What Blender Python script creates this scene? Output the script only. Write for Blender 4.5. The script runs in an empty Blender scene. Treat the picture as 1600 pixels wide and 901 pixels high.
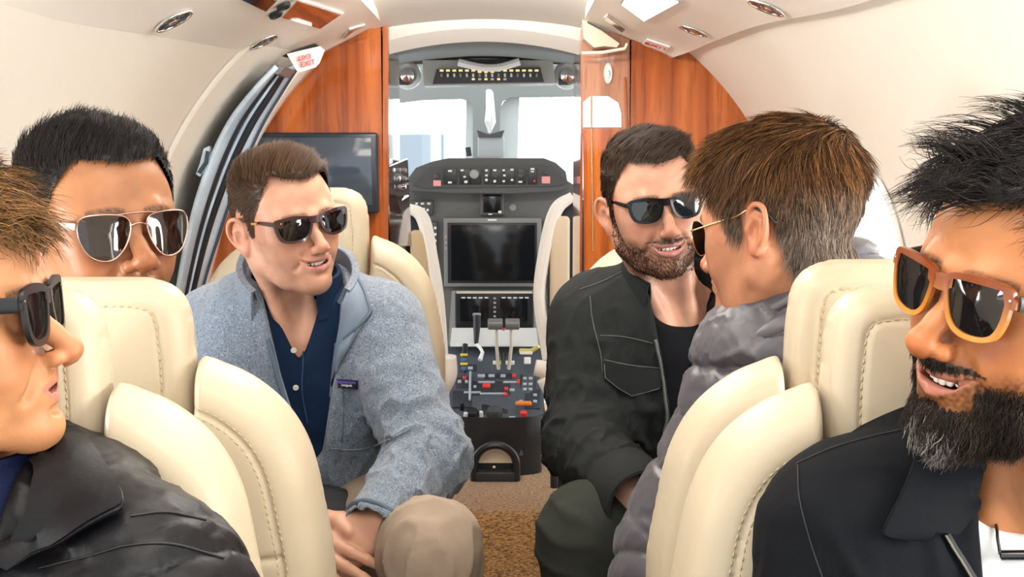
import bpy, bmesh, math, random
import numpy as np
from mathutils import Vector, Matrix
rng = np.random.default_rng(7)
random.seed(7)
SC = bpy.context.scene
COL = SC.collection
PI = math.pi

# ---------------------------------------------------------------- camera
FPX = 1800.0                                  # focal length in pixels of the 1600 x 901 frame
CAMZ = 1.06
PITCH = math.atan((450.5 - 260.0) / FPX)
cam_d = bpy.data.cameras.new('camera')
cam = bpy.data.objects.new('camera', cam_d)
COL.objects.link(cam)
cam_d.sensor_width = 36.0
cam_d.lens = 36.0 * FPX / 1600.0
cam_d.clip_start = 0.02
cam.location = (0, 0, CAMZ)
cam.rotation_euler = (PI / 2 - PITCH, 0, 0)
SC.camera = cam

def at(px, py, Y):
    """World point seen at pixel (px, py) at the distance Y along the cabin."""
    cp, sp = math.cos(PITCH), math.sin(PITCH)
    u, v = px - 800.0, 450.5 - py
    d = np.array([u, FPX * cp + v * sp, -FPX * sp + v * cp])
    d = d * (Y / d[1])
    return np.array([d[0], d[1], CAMZ + d[2]])

# ---------------------------------------------------------------- world, daylight, exposure
SC.view_settings.view_transform = 'Standard'
SC.view_settings.look = 'None'
SC.view_settings.gamma = 1.0
SC.view_settings.use_curve_mapping = False
SC.view_settings.exposure = 0.45
world = bpy.data.worlds.new('sky')
SC.world = world
world.use_nodes = True
wn = world.node_tree.nodes
wn['Background'].inputs[0].default_value = (0.90, 0.96, 1.0, 1)
wn['Background'].inputs[1].default_value = 1.5

def area(name, loc, target, sx, sy, power, color=(1, 1, 1), spread=PI):
    l = bpy.data.lights.new(name, 'AREA')
    l.shape = 'RECTANGLE'; l.size = sx; l.size_y = sy
    l.energy = power; l.color = color; l.spread = spread
    o = bpy.data.objects.new(name, l)
    COL.objects.link(o)
    o.location = loc
    d = Vector(target) - Vector(loc)
    o.rotation_euler = d.to_track_quat('-Z', 'Y').to_euler()
    return o

# daylight at the cabin windows (the side windows lie outside the frame or behind people)
area('daylight_left', (-0.98, 0.95, 0.98), (0.2, 1.1, 0.85), 0.9, 0.5, 42, (0.95, 0.98, 1.0))
area('daylight_right', (0.98, 1.0, 1.0), (-0.2, 1.2, 0.85), 1.2, 0.55, 60, (1.0, 0.97, 0.92))
area('daylight_windshield', (-0.05, 5.2, 1.5), (-0.05, 2.0, 0.9), 1.2, 0.6, 30, (0.95, 0.98, 1.0))
# unseen area lights added under the ceiling, without fixtures
area('ceiling_area_light', (-0.05, 0.6, 1.49), (-0.05, 0.75, 0.0), 0.35, 0.8, 6, (1.0, 0.93, 0.84))
area('ceiling_area_light_forward', (-0.05, 2.0, 1.49), (-0.05, 2.05, 0.0), 0.35, 0.9, 6, (1.0, 0.93, 0.84))

# added wash lights: unseen strips above the overhead panels that brighten the ceiling
area('ceiling_wash_left', (-0.315, 1.75, 1.455), (-0.10, 1.75, 1.53), 2.3, 0.02, 7.0, (1.0, 0.95, 0.88))
area('ceiling_wash_right', (0.195, 1.75, 1.455), (0.0, 1.75, 1.53), 2.3, 0.02, 7.0, (1.0, 0.95, 0.88))

# added fill: an unseen strip under the ceiling that brightens the cockpit arch
area('arch_fill', (-0.05, 2.42, 1.47), (-0.05, 2.95, 1.40), 0.5, 0.03, 3.0, (1.0, 0.96, 0.9))

# ---------------------------------------------------------------- materials
MATS = {}
def mat(name, color=(0.8, 0.8, 0.8), rough=0.5, metal=0.0, spec=0.5, attr=None, sss=0.0, sss_r=(0.6, 0.25, 0.12),
        bump=0.0, bump_scale=200.0, bump_detail=3.0, var=0.0, var_scale=40.0, emit=None, emit_s=0.0, sheen=0.0, coat=0.0,
        trans=0.0, ior=1.45, alpha=1.0, stretch=None):
    if name in MATS:
        return MATS[name]
    m = bpy.data.materials.new(name)
    m.use_nodes = True
    nt = m.node_tree; N = nt.nodes; L = nt.links
    b = N['Principled BSDF']
    b.inputs['Roughness'].default_value = rough
    b.inputs['Metallic'].default_value = metal
    b.inputs['Specular IOR Level'].default_value = spec
    b.inputs['Base Color'].default_value = (*color, 1)
    b.inputs['IOR'].default_value = ior
    b.inputs['Alpha'].default_value = alpha
    b.inputs['Transmission Weight'].default_value = trans
    b.inputs['Coat Weight'].default_value = coat
    b.inputs['Coat Roughness'].default_value = 0.05
    b.inputs['Sheen Weight'].default_value = sheen
    if sss > 0:
        b.inputs['Subsurface Weight'].default_value = sss
        b.inputs['Subsurface Radius'].default_value = sss_r
        b.inputs['Subsurface Scale'].default_value = 0.008
    if emit:
        b.inputs['Emission Color'].default_value = (*emit, 1)
        b.inputs['Emission Strength'].default_value = emit_s
    tc = N.new('ShaderNodeTexCoord')
    mp = N.new('ShaderNodeMapping')
    L.new(tc.outputs['Object'], mp.inputs['Vector'])
    if stretch:
        mp.inputs['Scale'].default_value = stretch
    csock = None
    if attr:
        a = N.new('ShaderNodeAttribute'); a.attribute_name = attr
        csock = a.outputs['Color']
    if var > 0:
        nz = N.new('ShaderNodeTexNoise'); nz.inputs['Scale'].default_value = var_scale
        nz.inputs['Detail'].default_value = 4
        L.new(mp.outputs[0], nz.inputs['Vector'])
        mr = N.new('ShaderNodeMapRange')
        mr.inputs['From Min'].default_value = 0.3; mr.inputs['From Max'].default_value = 0.7
        mr.inputs['To Min'].default_value = 1 - var; mr.inputs['To Max'].default_value = 1 + var
        L.new(nz.outputs['Fac'], mr.inputs['Value'])
        mx = N.new('ShaderNodeVectorMath'); mx.operation = 'SCALE'
        if csock: L.new(csock, mx.inputs[0])
        else: mx.inputs[0].default_value = color
        L.new(mr.outputs[0], mx.inputs['Scale'])
        csock = mx.outputs[0]
    if csock:
        L.new(csock, b.inputs['Base Color'])
    if bump > 0:
        nb = N.new('ShaderNodeTexNoise'); nb.inputs['Scale'].default_value = bump_scale
        nb.inputs['Detail'].default_value = bump_detail
        L.new(mp.outputs[0], nb.inputs['Vector'])
        bp = N.new('ShaderNodeBump'); bp.inputs['Strength'].default_value = bump
        bp.inputs['Distance'].default_value = 0.002
        L.new(nb.outputs['Fac'], bp.inputs['Height'])
        L.new(bp.outputs[0], b.inputs['Normal'])
    MATS[name] = m
    return m

# ---------------------------------------------------------------- object helpers
def tag(o, label=None, cat=None, group=None, kind=None):
    if label: o['label'] = label
    if cat: o['category'] = cat
    if group: o['group'] = group
    if kind: o['kind'] = kind
    return o

def empty(name, loc=(0, 0, 0)):
    o = bpy.data.objects.new(name, None)
    o.empty_display_size = 0.05
    COL.objects.link(o)
    o.location = [float(c) for c in loc]
    return o

def link(name, me, m=None, parent=None, smooth=True):
    o = bpy.data.objects.new(name, me)
    COL.objects.link(o)
    for mm in (m if isinstance(m, (list, tuple)) else [m]):
        if mm: me.materials.append(mm)
    if smooth and len(me.polygons):
        me.polygons.foreach_set('use_smooth', np.ones(len(me.polygons), dtype=bool))
    if parent is not None:
        o.parent = parent
        # geometry is written in world coordinates; keep it there
        o.matrix_parent_inverse = parent.matrix_basis.inverted() if parent.parent is None else \
            (parent.parent.matrix_basis @ parent.matrix_parent_inverse @ parent.matrix_basis).inverted()
    return o

def raw_mesh(name, V, faces, col=None, mi=None):
    """V (n,3); faces: int array (m,k) or a list of such arrays with differing k."""
    if not isinstance(faces, list): faces = [faces]
    faces = [np.asarray(f, dtype=np.int32) for f in faces if len(f)]
    me = bpy.data.meshes.new(name)
    V = np.asarray(V, dtype=np.float32)
    me.vertices.add(len(V)); me.vertices.foreach_set('co', V.ravel())
    nl = sum(f.size for f in faces); nf = sum(len(f) for f in faces)
    me.loops.add(nl); me.polygons.add(nf)
    me.loops.foreach_set('vertex_index', np.concatenate([f.ravel() for f in faces]))
    tot = np.concatenate([np.full(len(f), f.shape[1], dtype=np.int32) for f in faces])
    st = np.concatenate([[0], np.cumsum(tot)[:-1]]).astype(np.int32)
    me.polygons.foreach_set('loop_start', st)
    if mi is not None: me.polygons.foreach_set('material_index', np.asarray(mi, dtype=np.int32))
    me.update(calc_edges=True)
    if col is not None:
        a = me.color_attributes.new('Col', 'FLOAT_COLOR', 'POINT')
        c = np.ones((len(V), 4), dtype=np.float32); c[:, :3] = col
        a.data.foreach_set('color', c.ravel())
    return me

class MB:
    """Collects solids, then links them as ONE mesh object."""
    def __init__(s): s.V = []; s.F = {}; s.n = 0
    def add(s, V, faces):
        V = np.asarray(V, float).reshape(-1, 3)
        for f in faces:
            s.F.setdefault(len(f), []).append([i + s.n for i in f])
        s.V.append(V); s.n += len(V); return s
    def box(s, c, d, R=None, bev=0.0):
        c = np.asarray(c, float); h = np.asarray(d, float) / 2
        b = min(bev, 0.49 * min(d)) if bev else 0
        if b:
            bm = bmesh.new(); bmesh.ops.create_cube(bm, size=1)
            bmesh.ops.scale(bm, vec=Vector(d), verts=bm.verts)
            bmesh.ops.bevel(bm, geom=list(bm.edges), offset=b, segments=3, affect='EDGES', profile=0.5)
            bm.verts.index_update()
            V = np.array([v.co[:] for v in bm.verts]); Fc = [[v.index for v in f.verts] for f in bm.faces]; bm.free()
        else:
            V = np.array([[x, y, z] for x in (-1, 1) for y in (-1, 1) for z in (-1, 1)], float) * h
            Fc = [(0, 1, 3, 2), (4, 6, 7, 5), (0, 4, 5, 1), (2, 3, 7, 6), (0, 2, 6, 4), (1, 5, 7, 3)]
        if R is not None: V = V @ np.asarray(R).T
        return s.add(V + c, Fc)
    def prism(s, pts, off):
        """Polygon pts (n,3) extruded by the vector off."""
        P = np.asarray(pts, float); n = len(P)
        V = np.vstack([P, P + np.asarray(off, float)])
        Fc = [list(range(n))[::-1], list(range(n, 2 * n))] + [[i, (i + 1) % n, n + (i + 1) % n, n + i] for i in range(n)]
        return s.add(V, Fc)
    def tube(s, pts, r, n=10, closed=False, flat=1.0, up=None):
        P = np.asarray(pts, float); m = len(P)
        r = np.full(m, r, float) if np.isscalar(r) else np.asarray(r, float)
        T = np.gradient(P, axis=0) if not closed else np.roll(P, -1, 0) - np.roll(P, 1, 0)
        T /= np.linalg.norm(T, axis=1)[:, None] + 1e-12
        u = np.asarray(up, float) if up is not None else (np.array([0, 0, 1.]) if abs(T[0][2]) < .9 else np.array([1., 0, 0]))
        V = []
        for i in range(m):
            a = u - T[i] * (u @ T[i]); a /= np.linalg.norm(a) + 1e-12
            if up is None: u = a
            b = np.cross(T[i], a)
            for k in range(n):
                th = 2 * PI * k / n
                V.append(P[i] + r[i] * (math.cos(th) * a * flat + math.sin(th) * b))
        Fc = []
        for i in range(m if closed else m - 1):
            j = (i + 1) % m
            for k in range(n):
                k2 = (k + 1) % n
                Fc.append([i * n + k, i * n + k2, j * n + k2, j * n + k])
        if not closed: Fc += [list(range(n))[::-1], [(m - 1) * n + k for k in range(n)]]
        return s.add(V, Fc)
    def lathe(s, c, prof, axis=(0, 0, 1), n=24, sx=1.0, sy=1.0, xdir=None):
        """prof: (radius, height) pairs along axis from c."""
        ax = np.asarray(axis, float); ax /= np.linalg.norm(ax)
        u = np.asarray(xdir, float) if xdir is not None else (np.array([1., 0, 0]) if abs(ax[0]) < .9 else np.array([0, 1., 0]))
        u = u - ax * (u @ ax); u /= np.linalg.norm(u); v = np.cross(ax, u)
        V = [np.asarray(c, float) + h * ax + r * (math.cos(2 * PI * k / n) * u * sx + math.sin(2 * PI * k / n) * v * sy) for r, h in prof for k in range(n)]
        m = len(prof)
        Fc = [[i * n + k, i * n + (k + 1) % n, (i + 1) * n + (k + 1) % n, (i + 1) * n + k] for i in range(m - 1) for k in range(n)]
        Fc += [list(range(n))[::-1], [(m - 1) * n + k for k in range(n)]]
        return s.add(V, Fc)
    def ball(s, c, r, n=12):
        r = np.full(3, r, float) if np.isscalar(r) else np.asarray(r, float)
        V = []; Fc = []
        for i in range(1, n):
            for k in range(2 * n):
                a, b = PI * i / n, PI * k / n
                V.append([math.sin(a) * math.cos(b) * r[0], math.sin(a) * math.sin(b) * r[1], math.cos(a) * r[2]])
        m = 2 * n
        for i in range(n - 2):
            for k in range(m): Fc.append([i * m + k, (i + 1) * m + k, (i + 1) * m + (k + 1) % m, i * m + (k + 1) % m])
        V += [[0, 0, r[2]], [0, 0, -r[2]]]; t = len(V) - 2
        for k in range(m):
            Fc.append([t, k, (k + 1) % m]); Fc.append([t + 1, (n - 2) * m + (k + 1) % m, (n - 2) * m + k])
        return s.add(np.array(V) + np.asarray(c, float), Fc)
    def grid(s, G, thick=0.0, closed_u=False):
        """G (a,b,3) surface; thickness along its normals when asked."""
        G = np.asarray(G, float); a, b = G.shape[:2]
        def quads(o, flip):
            out = []
            for i in range(a if closed_u else a - 1):
                for j in range(b - 1):
                    i2 = (i + 1) % a
                    q = [o + i * b + j, o + i2 * b + j, o + i2 * b + j + 1, o + i * b + j + 1]
                    out.append(q[::-1] if flip else q)
            return out
        if not thick:
            return s.add(G.reshape(-1, 3), quads(0, False))
        du = np.gradient(G, axis=0); dv = np.gradient(G, axis=1)
        if closed_u: du = np.roll(G, -1, 0) - np.roll(G, 1, 0)
        nn = np.cross(du, dv); nn /= np.linalg.norm(nn, axis=2)[..., None] + 1e-12
        V = np.vstack([(G + nn * thick / 2).reshape(-1, 3), (G - nn * thick / 2).reshape(-1, 3)])
        o = a * b
        Fc = quads(0, False) + quads(o, True)
        for i in range(a if closed_u else a - 1):
            i2 = (i + 1) % a
            Fc.append([i * b, o + i * b, o + i2 * b, i2 * b])
            Fc.append([i * b + b - 1, i2 * b + b - 1, o + i2 * b + b - 1, o + i * b + b - 1])
        if not closed_u:
            for j in range(b - 1):
                Fc.append([j, j + 1, o + j + 1, o + j])
                q = (a - 1) * b
                Fc.append([q + j, o + q + j, o + q + j + 1, q + j + 1])
        return s.add(V, Fc)
    def build(s, name, m, parent=None, smooth=False, sharp=35):
        me = raw_mesh(name, np.vstack(s.V), [np.array(f) for f in s.F.values()])
        bm = bmesh.new(); bm.from_mesh(me)
        bmesh.ops.recalc_face_normals(bm, faces=bm.faces); bm.to_mesh(me); bm.free()
        o = link(name, me, m, parent, smooth=True)
        me.set_sharp_from_angle(angle=math.radians(180 if smooth else sharp))
        return o

def spline(pts, n, closed=False):
    """Catmull-Rom through pts, n samples."""
    P = np.asarray(pts, float); m = len(P)
    out = []
    for q in np.linspace(0, m if closed else m - 1, n, endpoint=not closed):
        i = min(int(q), m - 1 if closed else m - 2); t = q - i
        if closed: p0, p1, p2, p3 = P[(i - 1) % m], P[i % m], P[(i + 1) % m], P[(i + 2) % m]
        else:
            p1, p2 = P[i], P[i + 1]
            p0 = P[i - 1] if i else 2 * p1 - p2
            p3 = P[i + 2] if i + 2 < m else 2 * p2 - p1
        out.append(.5 * ((2 * p1) + (p2 - p0) * t + (2 * p0 - 5 * p1 + 4 * p2 - p3) * t * t + (3 * p1 - p0 - 3 * p2 + p3) * t ** 3))
    return np.array(out)

# ---------------------------------------------------------------- sculpting: signed distance fields meshed by surface nets
def unit(v):
    v = np.asarray(v, float); return v / (np.linalg.norm(v) + 1e-12)

def smin(a, b, k):
    if k <= 0: return np.minimum(a, b)
    h = np.clip(.5 + .5 * (b - a) / k, 0, 1)
    return b * (1 - h) + a * h - k * h * (1 - h)

def surface_nets(F, xs, ys, zs):
    F = np.clip(F, -.05, .05)
    S = F < 0
    c = np.zeros(tuple(n - 1 for n in F.shape), np.uint8)
    for i in (0, 1):
        for j in (0, 1):
            for k in (0, 1):
                c += S[i:F.shape[0] - 1 + i, j:F.shape[1] - 1 + j, k:F.shape[2] - 1 + k]
    M = (c > 0) & (c < 8)
    idx = np.full(M.shape, -1, np.int32)
    cells = np.argwhere(M); idx[M] = np.arange(len(cells))
    I, J, K = cells.T
    cs = [(i, j, k) for i in (0, 1) for j in (0, 1) for k in (0, 1)]
    f = [F[I + i, J + j, K + k] for i, j, k in cs]
    acc = np.zeros((len(cells), 3)); cnt = np.zeros(len(cells))
    for a in range(8):
        for b in range(a + 1, 8):
            if sum(abs(p - q) for p, q in zip(cs[a], cs[b])) != 1: continue
            x = (f[a] < 0) != (f[b] < 0)
            t = f[a][x] / (f[a][x] - f[b][x])
            acc[x] += np.array(cs[a]) + np.outer(t, np.array(cs[b]) - np.array(cs[a]))
            cnt[x] += 1
    u = acc / cnt[:, None]
    V = np.stack([ax[q] + u[:, n] * (ax[q + 1] - ax[q]) for n, (ax, q) in enumerate(((xs, I), (ys, J), (zs, K)))], 1)
    Q = []
    A = np.argwhere(S[:-1, 1:-1, 1:-1] != S[1:, 1:-1, 1:-1])
    i, j, k = A[:, 0], A[:, 1] + 1, A[:, 2] + 1
    q = np.stack([idx[i, j - 1, k - 1], idx[i, j, k - 1], idx[i, j, k], idx[i, j - 1, k]], 1); s = S[i, j, k]
    q[~s] = q[~s][:, ::-1]; Q.append(q)
    A = np.argwhere(S[1:-1, :-1, 1:-1] != S[1:-1, 1:, 1:-1])
    i, j, k = A[:, 0] + 1, A[:, 1], A[:, 2] + 1
    q = np.stack([idx[i - 1, j, k - 1], idx[i - 1, j, k], idx[i, j, k], idx[i, j, k - 1]], 1); s = S[i, j, k]
    q[~s] = q[~s][:, ::-1]; Q.append(q)
    A = np.argwhere(S[1:-1, 1:-1, :-1] != S[1:-1, 1:-1, 1:])
    i, j, k = A[:, 0] + 1, A[:, 1] + 1, A[:, 2]
    q = np.stack([idx[i - 1, j - 1, k], idx[i, j - 1, k], idx[i, j, k], idx[i - 1, j, k]], 1); s = S[i, j, k]
    q[~s] = q[~s][:, ::-1]; Q.append(q)
    return V, np.vstack(Q)

def relax(V, Q, it=1, w=.5):
    for _ in range(it):
        acc = np.zeros_like(V); n = np.zeros(len(V))
        for a, b in ((0, 1), (1, 2), (2, 3), (3, 0)):
            np.add.at(acc, Q[:, a], V[Q[:, b]]); np.add.at(n, Q[:, a], 1)
            np.add.at(acc, Q[:, b], V[Q[:, a]]); np.add.at(n, Q[:, b], 1)
        V = V * (1 - w) + w * acc / np.maximum(n, 1)[:, None]
    return V

def vnormals(V, Q):
    n = np.cross(V[Q[:, 2]] - V[Q[:, 0]], V[Q[:, 3]] - V[Q[:, 1]])
    N = np.zeros_like(V)
    for a in range(4): np.add.at(N, Q[:, a], n)
    return N / (np.linalg.norm(N, axis=1)[:, None] + 1e-12)

def waves(P, freq, seed, n=7):
    """Smooth pseudo random field in about -1..1."""
    r = np.random.default_rng(seed)
    out = 0
    for _ in range(n):
        k = r.normal(size=3); k *= freq * r.uniform(.6, 1.5) / np.linalg.norm(k)
        out = out + np.sin(P[0] * k[0] + P[1] * k[1] + P[2] * k[2] + r.uniform(0, 6.28))
    return out / math.sqrt(n) * .9

class Sculpt:
    def __init__(s, xs, ys, zs):
        s.ax = [np.asarray(a, np.float32) for a in (xs, ys, zs)]
        s.F = np.full(tuple(len(a) for a in s.ax), 1.0, np.float32)
        s.R = np.eye(3); s.t = np.zeros(3); s.s = 1.0
    def frame(s, R=None, t=None, sc=1.0):
        s.R = np.eye(3) if R is None else np.asarray(R, float)
        s.t = np.zeros(3) if t is None else np.asarray(t, float)
        s.s = sc
    def w(s, p): return s.R @ (np.asarray(p, float) * s.s) + s.t
    def put(s, lo, hi, fn, k, op):
        """lo, hi: local box of the shape; fn(X,Y,Z local) -> local distance."""
        m = k * 1.2 + .004
        C = np.array([s.w([x, y, z]) for x in (lo[0], hi[0]) for y in (lo[1], hi[1]) for z in (lo[2], hi[2])])
        a, b = C.min(0) - m, C.max(0) + m
        sl = []
        for n in range(3):
            i0 = max(0, int(np.searchsorted(s.ax[n], a[n])) - 2); i1 = min(len(s.ax[n]), int(np.searchsorted(s.ax[n], b[n])) + 2)
            if i1 <= i0: return
            sl.append(slice(i0, i1))
        X, Y, Z = np.meshgrid(*[s.ax[n][sl[n]] - np.float32(s.t[n]) for n in range(3)], indexing='ij', sparse=True)
        Ri = (s.R.T / s.s).astype(np.float32)
        L = [Ri[i, 0] * X + Ri[i, 1] * Y + Ri[i, 2] * Z for i in range(3)]
        d = (fn(*L) * s.s).astype(np.float32)
        f = s.F[tuple(sl)]
        if op == 'u': f[...] = smin(f, d, k)
        elif op == 's': f[...] = -smin(-f, d, k)
        elif op == 'i': f[...] = -smin(-f, -d, k)
        elif op == 'add': f[...] = f + d
    def ell(s, c, r, k=.01, op='u', rot=None):
        c = np.asarray(c, float); r = np.full(3, r, float) if np.isscalar(r) else np.asarray(r, float)
        Rm = np.eye(3) if rot is None else np.asarray(rot, float)
        e = np.abs(Rm) @ r
        ir = 1 / r
        def fn(X, Y, Z):
            x, y, z = X - c[0], Y - c[1], Z - c[2]
            if rot is not None:
                x, y, z = (Rm[0, i] * x + Rm[1, i] * y + Rm[2, i] * z for i in range(3))
            k0 = np.sqrt((x * ir[0]) ** 2 + (y * ir[1]) ** 2 + (z * ir[2]) ** 2)
            k1 = np.sqrt((x * ir[0] ** 2) ** 2 + (y * ir[1] ** 2) ** 2 + (z * ir[2] ** 2) ** 2) + 1e-9
            return k0 * (k0 - 1) / k1
        s.put(c - e, c + e, fn, k, op)
    def cone(s, a, b, ra, rb, k=.01, op='u', squash=None, disp=None):
        """Round cone; squash (axis, factor): thinner along that local axis; disp(t, X, Y, Z) adds to the radius."""
        a, b = np.asarray(a, float), np.asarray(b, float)
        ba = b - a; l2 = ba @ ba + 1e-12
        rm = max(ra, rb) + .012 * (disp is not None)
        def fn(X, Y, Z):
            x, y, z = X - a[0], Y - a[1], Z - a[2]
            t = np.clip((x * ba[0] + y * ba[1] + z * ba[2]) / l2, 0, 1)
            qx, qy, qz = x - t * ba[0], y - t * ba[1], z - t * ba[2]
            if squash is not None:
                n, f = squash
                n = unit(n); q = qx * n[0] + qy * n[1] + qz * n[2]
                qx, qy, qz = qx + n[0] * q * (1 / f - 1), qy + n[1] * q * (1 / f - 1), qz + n[2] * q * (1 / f - 1)
                d = (np.sqrt(qx * qx + qy * qy + qz * qz) - (ra + (rb - ra) * t)) * (f + 1) / 2
            else:
                d = np.sqrt(qx * qx + qy * qy + qz * qz) - (ra + (rb - ra) * t)
            if disp is not None: d = d - disp(t, X, Y, Z)
            return d
        lo = np.minimum(a, b) - rm; hi = np.maximum(a, b) + rm
        s.put(lo, hi, fn, k, op)
    def tube(s, pts, r, k=.005, op='u', inner=0.0):
        """Polyline with radii, its pieces joined without bulging, then blended once."""
        P = np.asarray(pts, float); r = np.full(len(P), r, float) if np.isscalar(r) else np.asarray(r, float)
        def fn(X, Y, Z):
            out = None
            for i in range(len(P) - 1):
                a, ba = P[i], P[i + 1] - P[i]; l2 = ba @ ba + 1e-12
                x, y, z = X - a[0], Y - a[1], Z - a[2]
                t = np.clip((x * ba[0] + y * ba[1] + z * ba[2]) / l2, 0, 1)
                d = np.sqrt((x - t * ba[0]) ** 2 + (y - t * ba[1]) ** 2 + (z - t * ba[2]) ** 2) - (r[i] + (r[i + 1] - r[i]) * t)
                out = d if out is None else smin(out, d, inner)
            return out
        m = r.max()
        s.put(P.min(0) - m, P.max(0) + m, fn, k, op)
    def box(s, c, h, rnd=.005, k=.005, op='u', rot=None):
        c = np.asarray(c, float); h = np.asarray(h, float)
        Rm = np.eye(3) if rot is None else np.asarray(rot, float)
        e = np.abs(Rm) @ h
        def fn(X, Y, Z):
            x, y, z = X - c[0], Y - c[1], Z - c[2]
            if rot is not None:
                x, y, z = (Rm[0, i] * x + Rm[1, i] * y + Rm[2, i] * z for i in range(3))
            q = [np.abs(v) - (hh - rnd) for v, hh in zip((x, y, z), h)]
            return np.sqrt(sum(np.maximum(v, 0) ** 2 for v in q)) + np.minimum(np.maximum(np.maximum(q[0], q[1]), q[2]), 0) - rnd
        s.put(c - e, c + e, fn, k, op)
    def trunk(s, rings, k=.02, op='u', power=2.3):
        """Rings (centre, side, front, r_side, r_front): an elliptical body swept through them."""
        rings = [(np.asarray(c, float), unit(u), unit(v), ru, rv) for c, u, v, ru, rv in rings]
        def fn(X, Y, Z):
            out = None
            for (c0, u0, v0, a0, b0), (c1, u1, v1, a1, b1) in zip(rings[:-1], rings[1:]):
                ba = c1 - c0; l2 = ba @ ba
                x, y, z = X - c0[0], Y - c0[1], Z - c0[2]
                tr = (x * ba[0] + y * ba[1] + z * ba[2]) / l2
                t = np.clip(tr, 0, 1)
                qx, qy, qz = x - t * ba[0], y - t * ba[1], z - t * ba[2]
                u = unit(u0 + u1); v = unit(v0 + v1); w = unit(ba)
                a = a0 + (a1 - a0) * t; b = b0 + (b1 - b0) * t
                pu = np.abs(qx * u[0] + qy * u[1] + qz * u[2]) / a
                pv = np.abs(qx * v[0] + qy * v[1] + qz * v[2]) / b
                pw = np.abs(qx * w[0] + qy * w[1] + qz * w[2]) / np.minimum(a, b)
                d = ((pu ** power + pv ** power + pw ** power) ** (1 / power) - 1) * np.minimum(a, b)
                out = d if out is None else smin(out, d, .012)
            return out
        P = np.array([r[0] for r in rings]); m = max(max(r[3], r[4]) for r in rings)
        s.put(P.min(0) - m, P.max(0) + m, fn, k, op)
    def near(s, fn, band=.03):
        """fn(points as (x,y,z) arrays) added to the field close to the surface."""
        I = np.nonzero(np.abs(s.F) < band)
        P = [s.ax[n][I[n]] for n in range(3)]
        s.F[I] += fn(P).astype(np.float32)
    def mesh(s, smooth=1):
        V, Q = surface_nets(s.F, *s.ax)
        if smooth: V = relax(V, Q, smooth, .4)
        return V, Q

def axis_grid(lo, hi, coarse, fine=()):
    """1-D samples, finer inside the (a, b, step) intervals."""
    out = [lo]
    while out[-1] < hi:
        st = coarse
        for a, b, h in fine:
            if a - coarse <= out[-1] <= b: st = min(st, h)
        out.append(out[-1] + st)
    return np.array(out)

def face_frame(yaw, pitch=0.0, roll=0.0):
    """Columns: the person's right, forward, up.  yaw 0 faces the camera, positive turns to the picture's right; pitch positive looks up;
    roll positive tips the crown to the picture's left when facing the camera."""
    a, p = math.radians(yaw), math.radians(pitch)
    f = np.array([math.sin(a) * math.cos(p), -math.cos(a) * math.cos(p), math.sin(p)])
    r = unit(np.cross(f, [0, 0, 1]))
    u = np.cross(r, f)
    c, s = math.cos(math.radians(roll)), math.sin(math.radians(roll))
    r, u = r * c - u * s, u * c + r * s
    return np.stack([r, f, u], 1)
# ================================================================ the cabin shell
AX, RAD, ZC = -0.05, 0.775, 0.75                # fuselage axis, inner radius, centre height
YP = 2.95                                      # the bulkhead between cabin and cockpit
M_cream = mat('cream_panel', (.84, .79, .71), .42, spec=.35, bump=.05, bump_scale=900)
M_white = mat('white_panel', (.89, .87, .83), .38, spec=.4)
M_soffit = mat('soffit_panel', (.90, .86, .79), .36, spec=.4, bump=.03, bump_scale=1200)

def wood_mat(name, c1, c2, c3, sc=1.0, rough=.13):
    m = bpy.data.materials.new(name); m.use_nodes = True
    N, L = m.node_tree.nodes, m.node_tree.links
    b = N['Principled BSDF']; b.inputs['Roughness'].default_value = rough
    b.inputs['Coat Weight'].default_value = .6; b.inputs['Coat Roughness'].default_value = .04
    tc = N.new('ShaderNodeTexCoord'); mp = N.new('ShaderNodeMapping'); mp.inputs['Scale'].default_value = (17 * sc, 17 * sc, .9 * sc)
    L.new(tc.outputs['Object'], mp.inputs[0])
    n1 = N.new('ShaderNodeTexNoise'); n1.inputs['Scale'].default_value = 1.0; n1.inputs['Detail'].default_value = 6; n1.inputs['Distortion'].default_value = .6
    L.new(mp.outputs[0], n1.inputs['Vector'])
    r = N.new('ShaderNodeValToRGB'); e = r.color_ramp.elements
    e[0].position = .34; e[0].color = (*c1, 1); e[1].position = .66; e[1].color = (*c3, 1)
    q = e.new(.5); q.color = (*c2, 1)
    L.new(n1.outputs['Fac'], r.inputs[0])
    mp2 = N.new('ShaderNodeMapping'); mp2.inputs['Scale'].default_value = (130 * sc, 130 * sc, 9 * sc)
    L.new(tc.outputs['Object'], mp2.inputs[0])
    n2 = N.new('ShaderNodeTexNoise'); n2.inputs['Scale'].default_value = 1.0; n2.inputs['Detail'].default_value = 3
    L.new(mp2.outputs[0], n2.inputs['Vector'])
    r2 = N.new('ShaderNodeValToRGB'); r2.color_ramp.elements[0].position = .34; r2.color_ramp.elements[0].color = (.68, .60, .54, 1); r2.color_ramp.elements[1].position = .44
    L.new(n2.outputs['Fac'], r2.inputs[0])
    mx = N.new('ShaderNodeMixRGB'); mx.blend_type = 'MULTIPLY'; mx.inputs[0].default_value = .75
    L.new(r.outputs[0], mx.inputs[1]); L.new(r2.outputs[0], mx.inputs[2]); L.new(mx.outputs[0], b.inputs['Base Color'])
    MATS[name] = m; return m
M_wood = wood_mat('glossy_wood', (.19, .038, .007), (.36, .082, .013), (.50, .138, .027))
M_wood2 = wood_mat('dark_wood', (.20, .05, .02), (.33, .085, .025), (.45, .13, .04))

def wall_pt(th, Y, r=RAD): return np.array([AX + r * math.sin(th), Y, ZC + r * math.cos(th)])

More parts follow.
